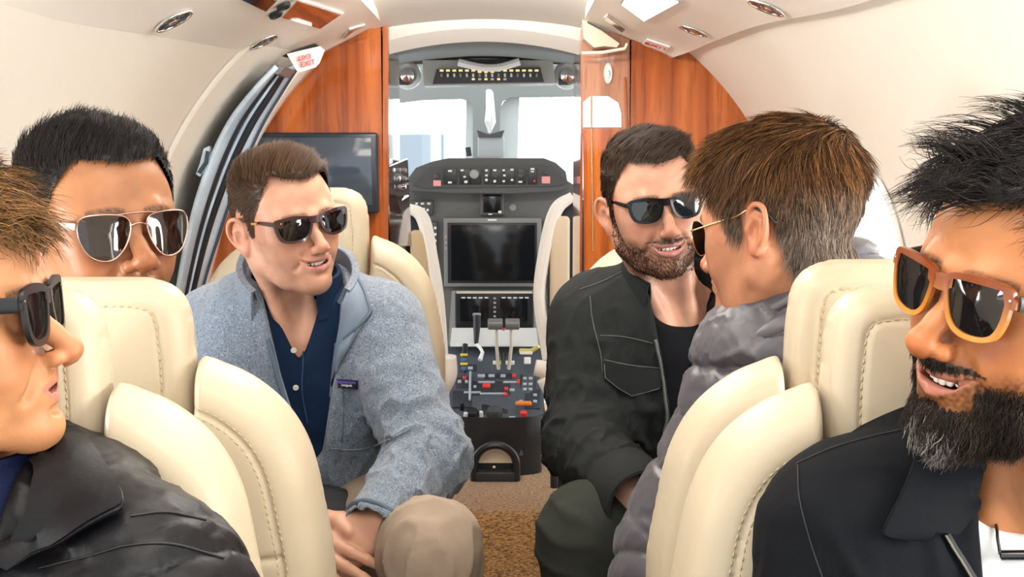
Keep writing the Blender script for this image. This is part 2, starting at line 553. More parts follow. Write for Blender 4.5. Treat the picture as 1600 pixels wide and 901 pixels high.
def shell(name, th0, th1, y0, y1, holes=(), m=M_cream, r=RAD, thick=.02, dx=.0, ny=30, nt=30):
    """A piece of the curved lining; holes are (th_a, th_b, y_a, y_b) window apertures with rounded corners cut from the grid."""
    ths = np.linspace(th0, th1, nt * 2 + 1); ys = np.linspace(y0, y1, ny * 2 + 1)
    bm = bmesh.new()
    vs = [[bm.verts.new(wall_pt(t, y, r)) for y in ys] for t in ths]
    for i in range(len(ths) - 1):
        for j in range(len(ys) - 1):
            tc, yc = (ths[i] + ths[i + 1]) / 2, (ys[j] + ys[j + 1]) / 2
            if any(((tc - (a + b) / 2) / ((b - a) / 2)) ** 4 + ((yc - (c + d) / 2) / ((d - c) / 2)) ** 4 < 1 for a, b, c, d in holes): continue
            bm.faces.new((vs[i][j], vs[i + 1][j], vs[i + 1][j + 1], vs[i][j + 1]))
    bmesh.ops.delete(bm, geom=[v for v in bm.verts if not v.link_faces], context='VERTS')
    me = bpy.data.meshes.new(name); bm.to_mesh(me); bm.free()
    o = link(name, me, m)
    md = o.modifiers.new('t', 'SOLIDIFY'); md.thickness = thick; md.offset = 1 if th0 > 0 else -1
    tag(o, kind='structure')
    return o

# side linings with the oval cabin windows (apertures let daylight in)
WL = [(-1.70, -1.20, .30, .62), (-1.70, -1.20, .84, 1.16), (-1.70, -1.20, 1.40, 1.72)]
WR = [(1.17, 1.70, .40, .72), (1.17, 1.70, .96, 1.28), (1.17, 1.70, 1.52, 1.84), (1.17, 1.70, 2.08, 2.40)]
wl = shell('wall_left', -2.55, -.60, -.6, 2.44, WL, ny=70)
wr = shell('wall_right', .60, 2.55, -.6, YP + .02, WR, ny=70)
wf = shell('wall_left_forward', -2.55, -.60, 2.452, YP + .02, (), r=RAD - .006)
# window reveals: a white rounded collar round each aperture
for k, (a, b, c, d) in enumerate(WL + WR):
    g = MB(); rows = []
    side = 1 if a > 0 else -1
    for q in np.linspace(0, 2 * PI, 40, endpoint=False):
        ct, st = math.cos(q), math.sin(q)
        f = (abs(ct) ** 4 + abs(st) ** 4) ** -.25
        row = []
        for rr, gr in ((RAD - .004, 1.10), (RAD - .008, 1.05), (RAD - .002, .98), (RAD + .03, .94), (RAD + .055, .93)):
            row.append(wall_pt((a + b) / 2 + (b - a) / 2 * f * ct * gr, (c + d) / 2 + (d - c) / 2 * f * st * gr, rr))
        rows.append(row)
    g.grid(rows, closed_u=True)
    o = g.build('window_%d' % (k + 1), M_white, smooth=True); tag(o, kind='structure')
    md = o.modifiers.new('t', 'SOLIDIFY'); md.thickness = .004; md.offset = 0

# ceiling: a shallow arch between the two soffits
g = MB(); rows = []
for x in np.linspace(-.36, .36, 25):
    rows.append([(AX + x, y, 1.515 - .24 * x * x) for y in np.linspace(-.6, YP + .03, 8)])
g.grid(rows, thick=.01); tag(g.build('ceiling', M_white, smooth=False, sharp=50), kind='structure')

# floor: carpeted aisle and the raised carpeted sill of the cockpit
def carpet_mat():
    m = bpy.data.materials.new('brown_carpet'); m.use_nodes = True
    N, L = m.node_tree.nodes, m.node_tree.links; b = N['Principled BSDF']
    b.inputs['Roughness'].default_value = .95; b.inputs['Specular IOR Level'].default_value = .1; b.inputs['Sheen Weight'].default_value = .3
    tc = N.new('ShaderNodeTexCoord')
    n1 = N.new('ShaderNodeTexNoise'); n1.inputs['Scale'].default_value = 160; n1.inputs['Detail'].default_value = 4
    mp = N.new('ShaderNodeMapping'); mp.inputs['Scale'].default_value = (.7, 1, 1.8)
    L.new(tc.outputs['Object'], mp.inputs[0]); L.new(mp.outputs[0], n1.inputs['Vector'])
    r = N.new('ShaderNodeValToRGB'); e = r.color_ramp.elements
    e[0].position = .35; e[0].color = (.14, .07, .028, 1); e[1].position = .68; e[1].color = (.52, .29, .11, 1)
    L.new(n1.outputs['Fac'], r.inputs[0]); L.new(r.outputs[0], b.inputs['Base Color'])
    bp = N.new('ShaderNodeBump'); bp.inputs['Strength'].default_value = .9; bp.inputs['Distance'].default_value = .006
    L.new(n1.outputs['Fac'], bp.inputs['Height']); L.new(bp.outputs[0], b.inputs['Normal'])
    MATS['carpet'] = m; return m
M_carpet = carpet_mat()
FLOOR = -.10
g = MB(); g.box((AX, 1.35, FLOOR - .02), (1.1, 4.0, .04)); tag(g.build('floor', M_carpet), kind='structure')
STEP = at(770, 800, 3.12)[2]
prof = [(3.10, FLOOR), (3.10, STEP - .03), (3.108, STEP - .012), (3.122, STEP - .002), (3.14, STEP), (4.6, STEP)]
g = MB(); g.grid([[(x, y, z) for y, z in prof] for x in np.linspace(AX - .62, AX + .62, 8)], thick=.006)
tag(g.build('floor_cockpit', M_carpet, smooth=False), kind='structure')

# soffit panels (overhead service panels) running along both sides
def soffit(name, lip, inner, m=M_soffit):
    """lip, inner: world polylines (rear to front) of the outer lower lip and the inner upper edge."""
    n = 40
    A = spline(lip, n); B = spline(inner, n)
    g = MB(); rows = []
    for a, b in zip(A, B):
        out = np.array([np.sign(a[0] - b[0]), 0, 0])
        d = unit(b - a); nrm = np.array([-d[2], 0, d[0]]) * np.sign(d[0]) * -1
        if nrm[2] > 0: nrm = -nrm
        rows.append([a + out * .02 + [0, 0, .075], a + out * .026 + [0, 0, .03], a + out * .022 + [0, 0, .004], a + out * .010 - [0, 0, .006], a, a + d * .012 + [0, 0, .0008], a + d * .02 + nrm * -.002,
                     a + d * .06 - nrm * .003] + [a + (b - a) * q - nrm * (.003) for q in (.4, .6, .8)] + [b - d * .012 - nrm * .001, b, b + [-out[0] * .004, 0, .012], b + [0, 0, .06]])
    g.grid(rows, thick=0)
    o = g.build(name, m, smooth=False, sharp=50)
    md = o.modifiers.new('t', 'SOLIDIFY'); md.thickness = .004; md.offset = 0
    tag(o, kind='structure'); return o
YS = YP - .004
def on_wall(px, py, r=RAD - .016):
    """Where the sight line through a pixel meets the lining."""
    ys = np.linspace(.9, YS, 900)
    P = np.array([at(px, py, y) for y in ys]); d = np.hypot(P[:, 0] - AX, P[:, 2] - ZC)
    i = int(np.argmax(d > r)) if (d > r).any() else len(ys) - 1
    return P[i]
lipL = [on_wall(x, y) for x, y in ((-260, -60), (0, 12), (110, 42), (250, 62), (360, 80), (440, 92), (484, 97))]
lipL[-1] = at(480, 97, YS)
eL = at(597, 36, YS)
inL = [np.array([eL[0], p[1], eL[2]]) for p in lipL]
sofL = soffit('ceiling_soffit_left', lipL, inL)
lipR = [on_wall(x, y) for x, y in ((1900, -130), (1520, -60), (1300, 6), (1180, 32), (1110, 58), (1075, 74))] + [at(1042, 86, YS)]
eR = at(912, 34, YS)
inR = [np.array([eR[0], p[1], eR[2]]) for p in lipR]
sofR = soffit('ceiling_soffit_right', lipR, inR)
# front ends of the soffits
def end_cap(name, pts, m):
    g = MB(); g.prism(pts, (0, .012, 0)); tag(g.build(name, m), kind='structure')

# ---------------------------------------------------------------- wood bulkheads
def slab(name, pix, Y, t, m, parent=None, kind=None, bev=0):
    g = MB(); g.prism([at(x, y, Y) for x, y in pix], (0, t, 0)); o = g.build(name, m, parent)
    if kind: tag(o, kind=kind)
    return o
arcL = [(545, 60), (520, 92), (490, 112), (462, 136), (436, 165), (412, 200), (392, 240), (372, 285), (352, 330), (338, 380), (326, 440), (318, 560), (318, 900)]
def bulkhead(name, x_in, side, m):
    z_in = ZC + math.sqrt((RAD + .012) ** 2 - (x_in - AX) ** 2)
    t0 = math.acos((z_in - ZC) / (RAD + .012)); P = [np.array([x_in, YP, FLOOR]), np.array([x_in, YP, z_in])]
    P += [wall_pt(side * t, YP, RAD + .012) for t in np.linspace(t0, math.acos((0 - ZC) / (RAD + .012) if ZC < RAD else -1), 40)]
    g = MB(); g.prism(P, (0, .05, 0)); tag(g.build(name, m), kind='structure')
bulkhead('wall_bulkhead_left', at(598, 300, YP)[0], -1, M_wood)
slab('trim_1', [(598, 18), (598, 330), (606, 900), (607, 900), (607, 18)], YP - .003, .02, M_wood2, kind='structure')
arcR = [(1050, 62), (1082, 88), (1110, 117), (1136, 150), (1162, 192), (1186, 240), (1208, 300), (1222, 380), (1230, 480), (1230, 900)]
bulkhead('wall_bulkhead_right', at(984, 300, YP)[0], 1, M_wood)
# white surround that the bulkhead's curved edge sits in
def ribbon(name, outer, inner, y0, y1, m, lipw=.0):
    A = spline([at(x, y, y0) for x, y in outer], 60); B = spline([at(x, y, y1) for x, y in inner], 60)
    g = MB(); g.grid([A, A * .75 + B * .25 + [0, .004, 0], A * .4 + B * .6, B], thick=.006)
    o = g.build(name, m, smooth=True); tag(o, kind='structure'); return o
# door frame on the left: cream inner edge, blue-grey metal jamb with dark seals, white trim
o1 = [(445, 62), (430, 88), (400, 130), (350, 178), (312, 250), (280, 330), (262, 420), (254, 520), (250, 640)]
def sh(pts, dx, k=1.0): return [(x + dx * (1 + (y - 60) / 400 * k * .25), y) for x, y in pts]
M_jamb = mat('blue_grey_jamb', (.56, .70, .84), .28, metal=.15, spec=.6, var=.25, var_scale=9)
M_seal = mat('black_seal', (.012, .014, .018), .4)
M_jamb2 = mat('dark_jamb', (.06, .085, .12), .25, metal=.3)
jA = [(432, 104), (398, 140), (362, 186), (334, 240), (312, 300), (296, 360), (282, 430), (272, 500), (266, 600)]
jB = [(438, 104), (408, 142), (376, 188), (350, 242), (328, 302), (310, 362), (294, 432), (282, 502), (276, 602)]
jC = [(446, 106), (424, 142), (394, 190), (366, 246), (342, 306), (322, 366), (304, 436), (290, 506), (284, 606)]
jD = [(468, 98), (440, 142), (410, 192), (384, 248), (360, 310), (340, 370), (318, 440), (304, 510), (296, 610)]
jE = [(500, 96), (468, 130), (440, 164), (416, 200), (396, 240), (376, 285), (356, 330), (342, 380), (330, 440), (322, 560)]
ribbon('door_frame_1', jA, jB, 2.60, 2.66, M_jamb)
ribbon('door_frame_2', jB, jC, 2.66, 2.74, M_jamb2)
ribbon('trim_3', jC, jD, 2.74, 2.80, M_jamb)
ribbon('trim_4', jD, jE, 2.80, 2.955, M_white)
for k, (pts, y, r, mm) in enumerate(((jB, 2.655, .007, M_seal), (jC, 2.735, .010, M_seal), ([(a[0] * .5 + b[0] * .5, a[1] * .5 + b[1] * .5) for a, b in zip(jB, jC)], 2.69, .005, M_jamb), (jD, 2.795, .006, M_jamb2), (jA, 2.60, .006, M_jamb))):
    g = MB(); g.tube(spline([at(x, yy, y) for x, yy in pts], 60), r, 8); tag(g.build('trim_%d' % (5 + k), mm, smooth=True), kind='structure')
# grey end fitting at the top of the jamb
g = MB(); g.prism([at(412, 112, 2.6), at(424, 101, 2.6), at(446, 104, 2.6), at(436, 116, 2.6)], (0, .12, 0))
tag(g.build('trim_10', mat('grey_metal', (.22, .22, .23), .35, metal=.4)), kind='structure')
# door latch on the jamb
lt = empty('door_latch', at(322, 265, 2.62)); tag(lt, 'small blue grey latch on the metal door jamb', 'latch')
g = MB(); g.prism([at(x, y, 2.595) for x, y in ((318, 232), (327, 228), (328, 246), (322, 262), (312, 276), (306, 272), (312, 256))], (0, .02, 0)); g.build('latch_plate', M_jamb, lt)
g = MB(); g.tube([at(325, 236, 2.585), at(322, 254, 2.585), at(311, 270, 2.585)], .005, 8); g.build('latch_lever', M_jamb2, lt)
# narrow cream strip in front of the door frame is the wall's own forward lining (its joint shows as the arc left of the frame)

# ---------------------------------------------------------------- fittings of the soffits
from mathutils.bvhtree import BVHTree
SOF = {}
for key, so in ((id(lipL), sofL), (id(lipR), sofR)):
    SOF[key] = BVHTree.FromPolygons([tuple(v.co) for v in so.data.vertices], [tuple(p.vertices) for p in so.data.polygons])
def plane_hit(px, py, A, B):
    """Where the sight line through a pixel meets a soffit's underside: point, direction across, downward normal."""
    o = Vector((0, 0, CAMZ)); d = unit(at(px, py, 1.0) - np.array([0, 0, CAMZ]))
    loc, nrm, _, _ = SOF[id(A)].ray_cast(o, Vector(d), 6)
    if loc is None: loc, nrm, _, _ = SOF[id(A)].find_nearest(Vector(at(px, py, 2.85)))
    p, n = np.array(loc), np.array(nrm)
    n = n if n @ d < 0 else -n
    x = np.array([1., 0, 0]); x = unit(x - n * x[0])
    return p + n * .003, x, n
M_chrome = mat('chrome', (.75, .75, .76), .12, metal=1.0)
M_black = mat('black_plastic', (.012, .012, .014), .35)
M_dark = mat('dark_glass', (.01, .01, .012), .06, spec=.6)
def vent(px, py, A, B, rl, rw, label):
    """Round air outlet: chrome ring, dark bowl, six chrome vanes and a hub."""
    c, d, n = plane_hit(px, py, A, B)
    y = np.array([0, 1., 0]); y = unit(y - n * n[1]); x = np.cross(n, y)
    root = empty('air_vent', c); tag(root, label, 'air vent', 'round air vents of the overhead panels')
    def P(a, r, h): return c + (y * math.cos(a) + x * math.sin(a)) * r + n * h
    ring = np.linspace(0, 2 * PI, 40, endpoint=False)
    g = MB(); g.tube([P(a, rl * .93, .002) for a in ring], rl * .085, 10, closed=True); g.build('rim', M_chrome, root, smooth=True)
    g = MB(); g.prism([P(a, rl * .9, -.001) for a in ring], n * .002); g.build('bowl', M_black, root)
    g = MB()
    for k in range(9):
        a = 2 * PI * k / 9
        g.prism([P(a, rl * .28, .001), P(a + .16, rl * .28, .001), P(a + .62, rl * .88, .001), P(a + .36, rl * .88, .001)], n * .0025)
    g.build('vane', M_chrome, root)
    g = MB(); g.lathe(c, [(rl * .30, .0005), (rl * .30, .003), (rl * .2, .005), (.001, .0055)], n, 24); g.build('hub', M_chrome, root)
vent(269, 29, lipL, inL, .034, .034, 'larger chrome air vent on the left overhead panel, nearer the camera')
vent(411, 62, lipL, inL, .034, .034, 'smaller chrome air vent beside the slot above the left EXIT placard')
vent(1199, 8, lipR, inR, .034, .034, 'chrome air vent cut by the top edge of the picture on the right overhead panel')
vent(1085, 45, lipR, inR, .034, .034, 'chrome air vent near the red lettered sign on the right overhead panel')

def quad_on(pix, A, B, off, t, g):
    P = []
    for x, y in pix:
        p, d, n = plane_hit(x, y, A, B); P.append(p + n * off)
    g.prism(P, n * t); return n
def plate(name, label, cat, pix, A, B, m, frame_m=None, grow=.12, t=.004):
    P = [plane_hit(x, y, A, B)[0] for x, y in pix]
    root = empty(name, np.mean(P, 0)); tag(root, label, cat)
    cx, cy = np.mean(pix, 0)
    g = MB(); quad_on([(cx + (x - cx) * (1 + grow), cy + (y - cy) * (1 + grow)) for x, y in pix], A, B, -.001, t, g); g.build('frame', frame_m or M_white, root)
    g = MB(); quad_on(pix, A, B, t - .002, .003, g); g.build('lens', m, root)
    return root
M_mirror = mat('mirror_glass', (.62, .60, .58), .05, metal=.95)
M_lamp = mat('lamp_lens', (.9, .9, .88), .3, emit=(1, .97, .92), emit_s=1.6)
r = plate('service_unit', 'mirror glossy service panel with two switches on the left overhead panel', 'light panel', [(438, 22), (462, -4), (530, 18), (498, 40)], lipL, inL, M_mirror)
for px, py, lb in ((428, 17, 'a'), (440, 4, 'b')):
    c, d, n = plane_hit(px, py, lipL, inL)
    g = MB(); g.lathe(c + n * .002, [(.014, 0), (.014, .006), (.010, .009), (.009, .004), (.001, .004)], n, 24); g.build('switch', M_black, r)
plate('overhead_screen', 'dark glossy panel at the top edge on the left overhead panel', 'panel', [(372, -8), (392, -22), (428, -4), (412, 12)], lipL, inL, M_dark, mat('grey_metal'))
plate('call_button_plate', 'small mirror glossy rectangle beside the wooden bulkhead on the left overhead panel', 'panel', [(534, 57), (545, 43), (567, 37), (557, 56)], lipL, inL, M_mirror)
plate('reading_light', 'bright rectangular reading light on the right overhead panel', 'light', [(973, 2), (990, -22), (1062, -2), (1008, 28)], lipR, inR, M_lamp, mat('grey_metal'), .06)
r = plate('door_latch_plate', 'small recessed metal latch on the right overhead panel', 'latch', [(946, 26), (951, 22), (978, 42), (973, 46)], lipR, inR, M_chrome)
# the placard slot and the translucent EXIT placard on the left
root = empty('exit_placard', at(478, 92, 2.70)); tag(root, 'translucent white placard lettered EXIT in red by the left bulkhead', 'exit sign')
g = MB(); g.prism([at(x, y, 2.70) for x, y in ((448, 84), (500, 72), (507, 78), (499, 98), (493, 105), (468, 113), (463, 110))], (0, .006, 0)); g.build('placard', mat('placard_white', (.86, .84, .84), .35, sss=.2), root)
def text(name, body, c, size, u, v, m, parent, depth=.0008, bold=True):
    """Raised lettering: centre c, reading direction u, up v."""
    cu = bpy.data.curves.new(name, 'FONT'); cu.body = body; cu.size = size; cu.align_x = 'CENTER'; cu.align_y = 'CENTER'; cu.extrude = depth
    o = bpy.data.objects.new(name, cu); COL.objects.link(o)
    dg = bpy.context.evaluated_depsgraph_get(); me = bpy.data.meshes.new_from_object(o.evaluated_get(dg))
    bpy.data.objects.remove(o)
    u = unit(u); v = unit(np.asarray(v, float) - u * np.dot(u, v)); w = np.cross(u, v)
    co = np.empty(len(me.vertices) * 3, np.float32); me.vertices.foreach_get('co', co); co = co.reshape(-1, 3)
    if bold: pass
    co = co[:, :1] * u + co[:, 1:2] * v + co[:, 2:] * w + np.asarray(c)
    me.vertices.foreach_set('co', co.astype(np.float32).ravel()); me.update()
    me.materials.clear()
    return link(name, me, m, parent, smooth=False)
M_red = mat('red_lettering', (.75, .05, .04), .4)
u = at(500, 96, 2.858) - at(460, 104, 2.858)
text('lettering', 'EXIT', at(481, 99, 2.696), .017, u, (0, 0, 1), M_red, root)
text('lettering', 'EXIT', at(475, 89, 2.696), .016, -u, (0, 0, -1), M_red, root)  # upside-down copy stands in for the reflection of the lettering
b = MB(); P = [plane_hit(x, y, lipL, inL) for x, y in ((438, 83), (492, 66), (500, 71), (450, 86))]; b.prism([q[0] + q[2] * .001 for q in P], P[0][2] * .004)
tag(b.build('placard_slot', M_black), 'long black slot above the EXIT placard on the left overhead panel', 'slot')
root = empty('exit_sign', at(1026, 68, 2.8)); tag(root, 'pale sign lettered EXIT in red on the right overhead panel', 'exit sign')
P = [plane_hit(x, y, lipR, inR) for x, y in ((1005, 66), (1012, 58), (1048, 70), (1040, 78))]
b = MB(); b.prism([q[0] for q in P], P[0][2] * .004); b.build('placard', mat('placard_white'), root)
c, d, n = plane_hit(1027, 68, lipR, inR)
text('lettering', 'EXIT', c + n * .0045, .03, P[2][0] - P[1][0], -n if False else np.cross(n, unit(P[2][0] - P[1][0])), M_red, root)

# ---------------------------------------------------------------- cabinet gear on the bulkheads
# monitor on the left bulkhead
root = empty('wall_monitor', at(495, 333, YP)); tag(root, 'dark glossy flat monitor mounted on the left wooden bulkhead', 'monitor')
g = MB(); c = (at(398, 207, YP - .02) + at(592, 333, YP - .02)) / 2; w = at(592, 207, YP - .02)[0] - at(398, 207, YP - .02)[0]; h = at(398, 207, YP - .02)[2] - at(398, 333, YP - .02)[2]
g.box(c, (w, .034, h), bev=.008); g.build('bezel', mat('monitor_bezel', (.02, .024, .034), .25), root)
g = MB(); g.box(c + [0, -.0175, .004], (w - .032, .003, h - .034), bev=.001); g.build('screen', mat('monitor_screen', (.045, .06, .085), .07, spec=.7), root)
# mirror-bright side of the left cabinet facing the aisle
g = MB(); x0 = at(598, 200, YP)[0]
g.box((x0 + .004, YP + .19, .80), (.006, .36, 1.25)); tag(g.build('wall_cabinet_side_left', mat('gloss_side', (.50, .42, .38), .06, metal=.85)), kind='structure')
root = empty('console_panel', at(618, 330, 3.2)); tag(root, 'dark brown gloss console with small knobs beside the left bulkhead', 'console')
g = MB(); g.prism([at(601, 262, YP + .004), at(634, 248, 3.3), at(640, 384, 3.3), at(604, 384, YP + .004)], (.006, 0, 0)); g.build('panel', mat('brown_gloss', (.07, .03, .02), .1, coat=.6), root)
for k in range(9):
    p = at(609 + 9 * (k % 3), 266 + 13 * (k // 3), 3.06 + .07 * (k % 3)); g = MB(); g.lathe(p + [.004, 0, 0], [(.007, 0), (.006, .01), (.001, .011)], (1, -.3, 0), 12); g.build('knob', mat('grey_metal') if k % 4 else M_chrome, root)
g = MB(); g.tube([at(604, 328, YP + .05), at(637, 306, 3.25)], .003, 8); g.build('latch_rod', M_chrome, root)
# right cabinet column beside the aisle: lower wood door, glossy upper panel
slab('wall_cabinet_right', [(911, 202), (984, 202), (984, 900), (918, 900)], YP - .004, .05, M_wood, kind='structure')
M_gloss = wood_mat('mirror_wood', (.22, .085, .045), (.34, .15, .085), (.42, .20, .12), 1, .05)
slab('wall_cabinet_right_upper', [(907, 24), (984, 20), (984, 202), (909, 202)], YP - .002, .05, M_gloss, kind='structure')
g = MB(); x1 = at(907, 200, YP)[0]
g.box((x1 + .003, YP + .17, .80), (.006, .34, 1.3)); tag(g.build('wall_cabinet_side_right', M_wood2), kind='structure')
g = MB(); g.tube([at(924, 150, YP - .008), at(926, 392, YP - .008)], .0022, 8); tag(g.build('trim_11', mat('brass', (.8, .62, .36), .2, metal=1)), kind='structure')
g = MB(); g.tube([at(976, 120, YP - .006), at(980, 202, YP - .006)], .003, 8); tag(g.build('trim_12', M_wood2), kind='structure')
# mirror on the right cabinet's upper panel
root = empty('cabinet_mirror', at(938, 175, YP)); tag(root, 'tall bright mirror insert on the right wooden cabinet', 'mirror')
g = MB(); g.prism([at(x, y, YP - .006) for x, y in ((911, 160), (922, 150), (950, 150), (966, 160), (971, 178), (971, 199), (911, 199))], (0, .004, 0)); g.build('glass', mat('clear_mirror', (.92, .93, .94), .03, metal=1.0), root)
root = empty('sliding_bracket', at(940, 60, YP)); tag(root, 'cream moulded bracket under the right overhead panel', 'bracket')
g = MB(); g.prism([at(x, y, YP - .06) for x, y in ((909, 22), (916, 22), (918, 36), (940, 48), (968, 68), (964, 74), (944, 72), (928, 74), (912, 60))], (0, .055, 0)); g.build('bracket_body', mat('tan_plastic', (.55, .44, .34), .4), root)
g = MB(); g.tube([at(909, 83, YP - .06), at(940, 82, YP - .06), at(976, 76, YP - .06), at(980, 68, YP - .06)], .004, 8); g.build('rail', mat('tan_plastic2', (.70, .60, .50), .35), root)
root = empty('oval_plate', at(950, 115, YP)); tag(root, 'oval cream plate on the glossy right cabinet', 'plate')
g = MB(); g.lathe(at(950, 115, YP - .003), [(.026, 0), (.026, .004), (.022, .006), (.018, .005), (.001, .005)], (0, -1, 0), 30, .42, 1); g.build('oval_rim', mat('pale_metal', (.80, .74, .66), .2, metal=.4), root)
g = MB(); g.lathe(at(951, 116, YP - .008), [(.012, 0), (.010, .004), (.001, .005)], (0, -1, 0), 20, .5, 1); g.build('oval_knob', M_chrome, root)
root = empty('switch_plate', at(1008, 212, YP)); tag(root, 'pale switch plate on the right bulkhead above the dark haired man', 'switch')
g = MB(); g.box(at(1008, 213, YP - .004), (.064, .008, .045), bev=.003); g.build('plate', mat('pale_blue_plastic', (.72, .77, .84), .35), root)
g = MB(); g.box(at(1008, 213, YP - .010), (.016, .006, .022), bev=.002); g.build('rocker', M_white, root)
# ================================================================ the cockpit
YI = 4.0                                       # instrument panel
def W(px, py, Y): return at(px, py, Y)
M_pan = mat('panel_grey', (.135, .135, .13), .45, spec=.3, bump=.03, bump_scale=700)
M_pan2 = mat('panel_dark', (.055, .056, .056), .45)
M_pan3 = mat('panel_light', (.30, .30, .285), .5)
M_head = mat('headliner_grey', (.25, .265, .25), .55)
M_key = mat('key_white', (.75, .76, .72), .4)
M_scr = mat('screen_black', (.006, .007, .008), .12, spec=.5)
def bx(g, x0, y0, x1, y1, Y, d, bev=.0):
    a, b = at(x0, y0, Y), at(x1, y1, Y)
    g.box(((a[0] + b[0]) / 2, Y + d / 2, (a[2] + b[2]) / 2), (abs(b[0] - a[0]), d, abs(a[2] - b[2])), bev=bev); return g
def poly(g, pix, Y, d): g.prism([at(x, y, Y) for x, y in pix], (0, d, 0)); return g

# ceiling arches above the cockpit entrance
def arch(name, x0, x1, ys, yc, Y0, yi, yci, Y1, m):
    """A band: outer arc from (x0,ys) over (xm,yc) to (x1,ys) at Y0, inner arc with yi, yci at Y1."""
    xs = np.linspace(-1, 1, 31)
    A = [at((x0 + x1) / 2 + (x1 - x0) / 2 * s, ys + (yc - ys) * (1 - s * s), Y0) for s in xs]
    B = [at((x0 + x1) / 2 + (x1 - x0) / 2 * s, yi + (yci - yi) * (1 - s * s), Y1) for s in xs]
    g = MB(); g.grid([A, B], thick=.008); o = g.build(name, m, smooth=False, sharp=40); tag(o, kind='structure'); return o
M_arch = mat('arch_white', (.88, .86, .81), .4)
arch('ceiling_front', 520, 990, -10, -40, YP - .35, 64, 28, YP + .03, M_arch)
arch('ceiling_arch', 560, 950, 58, 22, YP + .02, 74, 42, 3.0, M_arch)
arch('ceiling_arch_lower', 560, 950, 74, 42, 3.0, 98, 63, 3.06, M_arch)
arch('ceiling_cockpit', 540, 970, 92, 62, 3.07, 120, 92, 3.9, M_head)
# headliner face with the windshield openings
g = MB()
xs = np.linspace(560, 960, 60)
YW = 4.45
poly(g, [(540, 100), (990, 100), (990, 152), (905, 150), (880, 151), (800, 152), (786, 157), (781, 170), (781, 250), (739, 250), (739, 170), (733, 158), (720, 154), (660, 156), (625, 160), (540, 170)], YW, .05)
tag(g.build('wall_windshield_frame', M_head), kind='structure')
for k, pts in enumerate(([(781, 170), (787, 158), (800, 153), (812, 153), (808, 250), (781, 250)], [(739, 170), (733, 158), (728, 155), (727, 250), (739, 250)])):
    g = MB(); poly(g, pts, YW + .05, .02); tag(g.build('trim_%d' % (20 + k), mat('frame_pale', (.60, .64, .62), .5)), kind='structure')
# glass of the two windshield panes
M_glass = mat('windshield_glass', (.93, .97, 1.0), .02, trans=1.0, ior=1.05, spec=.3)
for k, (a, b) in enumerate(((520, 738), (782, 1010))):
    g = MB(); bx(g, a, 140, b, 300, YW + .09, .006); tag(g.build('window_%d' % (20 + k), M_glass), kind='structure')
# outside, seen pale through the glass: a far apron building and a parked tug's mast
M_out = mat('outside_pale', (.34, .42, .50), .8); M_out2 = mat('outside_blue', (.14, .24, .36), .7)
root = empty('hangar', (-2.4, 17, -.6)); tag(root, 'pale hangar far outside the left windshield', 'hangar')
g = MB(); g.box((-3.2, 19, .9), (3.6, 2.0, 2.4)); g.prism([(-5.0, 18, 2.1), (-1.4, 18, 2.1), (-3.2, 18, 2.6)], (0, 2, 0)); g.build('hangar_wall', mat('outside_white', (.42, .46, .50), .8), root)
g = MB(); g.box((-2.6, 17.98, .6), (1.2, .04, 1.5)); g.build('hangar_door', M_out, root)
root = empty('fuel_truck', (-1.2, 12, -.6)); tag(root, 'blurred blue service mast on the apron outside the left windshield', 'truck')
g = MB(); g.tube([(-.72, 12, -.4), (-.72, 12, 2.4)], .014, 8); g.build('mast', M_out, root)
g = MB(); g.tube([(-.86, 12, .0), (-.80, 12, .9), (-.70, 12, 1.0), (-.58, 12, .9), (-.50, 12, .0)], .05, 8); g.build('hoop', M_out2, root)
g = MB(); g.box((-.68, 12.1, .15), (.34, .3, .7), bev=.05); g.build('truck_body', M_out2, root)
g = MB(); g.box((0, 14, -.8), (40, 18, .1)); tag(g.build('ground', mat('apron', (.44, .46, .48), .9)), kind='structure')
# centre post with the compass and its handle
root = empty('compass', at(766, 215, 4.3)); tag(root, 'standby compass with white arm on the windshield centre post', 'compass')
g = MB(); bx(g, 746, 213, 788, 246, 4.32, .08, .008); g.build('compass_box', mat('compass_grey', (.36, .38, .38), .5), root)
g = MB(); g.tube([at(764, 142, 4.34), at(764, 170, 4.30), at(762, 190, 4.27), at(765, 203, 4.28), at(770, 190, 4.29), at(768, 168, 4.31), at(766, 145, 4.34)], .012, 10); g.build('arm', mat('arm_white', (.78, .79, .76), .35), root)
g = MB(); g.prism([at(745, 203, 4.31), at(764, 210, 4.31), at(788, 203, 4.31), at(784, 214, 4.31), at(748, 214, 4.31)], (0, .06, 0)); g.build('cradle', M_pan2, root)
g = MB(); g.tube([at(731, 230, 4.33), at(733, 244, 4.33)], .010, 8); g.build('bolt', M_black, root)

# overhead switch panel
root = empty('overhead_console', at(765, 112, 3.75)); tag(root, 'grey overhead switch panel with two rows of amber lit switches', 'switch panel')
YO = 3.72
g = MB(); poly(g, [(660, 94), (864, 94), (868, 130), (662, 134)], YO, .10); poly(g, [(650, 92), (880, 92), (884, 100), (646, 100)], YO + .05, .06); g.build('housing', mat('housing_grey', (.42, .43, .40), .5), root)
g = MB(); poly(g, [(682, 108), (844, 105), (850, 128), (676, 131)], YO - .012, .014); g.build('switch_plate', M_pan2, root)
g = MB(); g.tube(spline([at(716, 97, YO - .03), at(745, 104, YO - .03), at(765, 106, YO - .03), at(785, 104, YO - .03), at(812, 96, YO - .03)], 12), .012, 8); g.build('grab_handle', M_white, root)
g = MB(); poly(g, [(716, 94), (812, 93), (800, 101), (765, 104), (728, 101)], YO - .02, .02); g.build('handle_recess', M_black, root)
M_amber = mat('amber_light', (.75, .62, .25), .3, emit=(1, .85, .35), emit_s=.5)
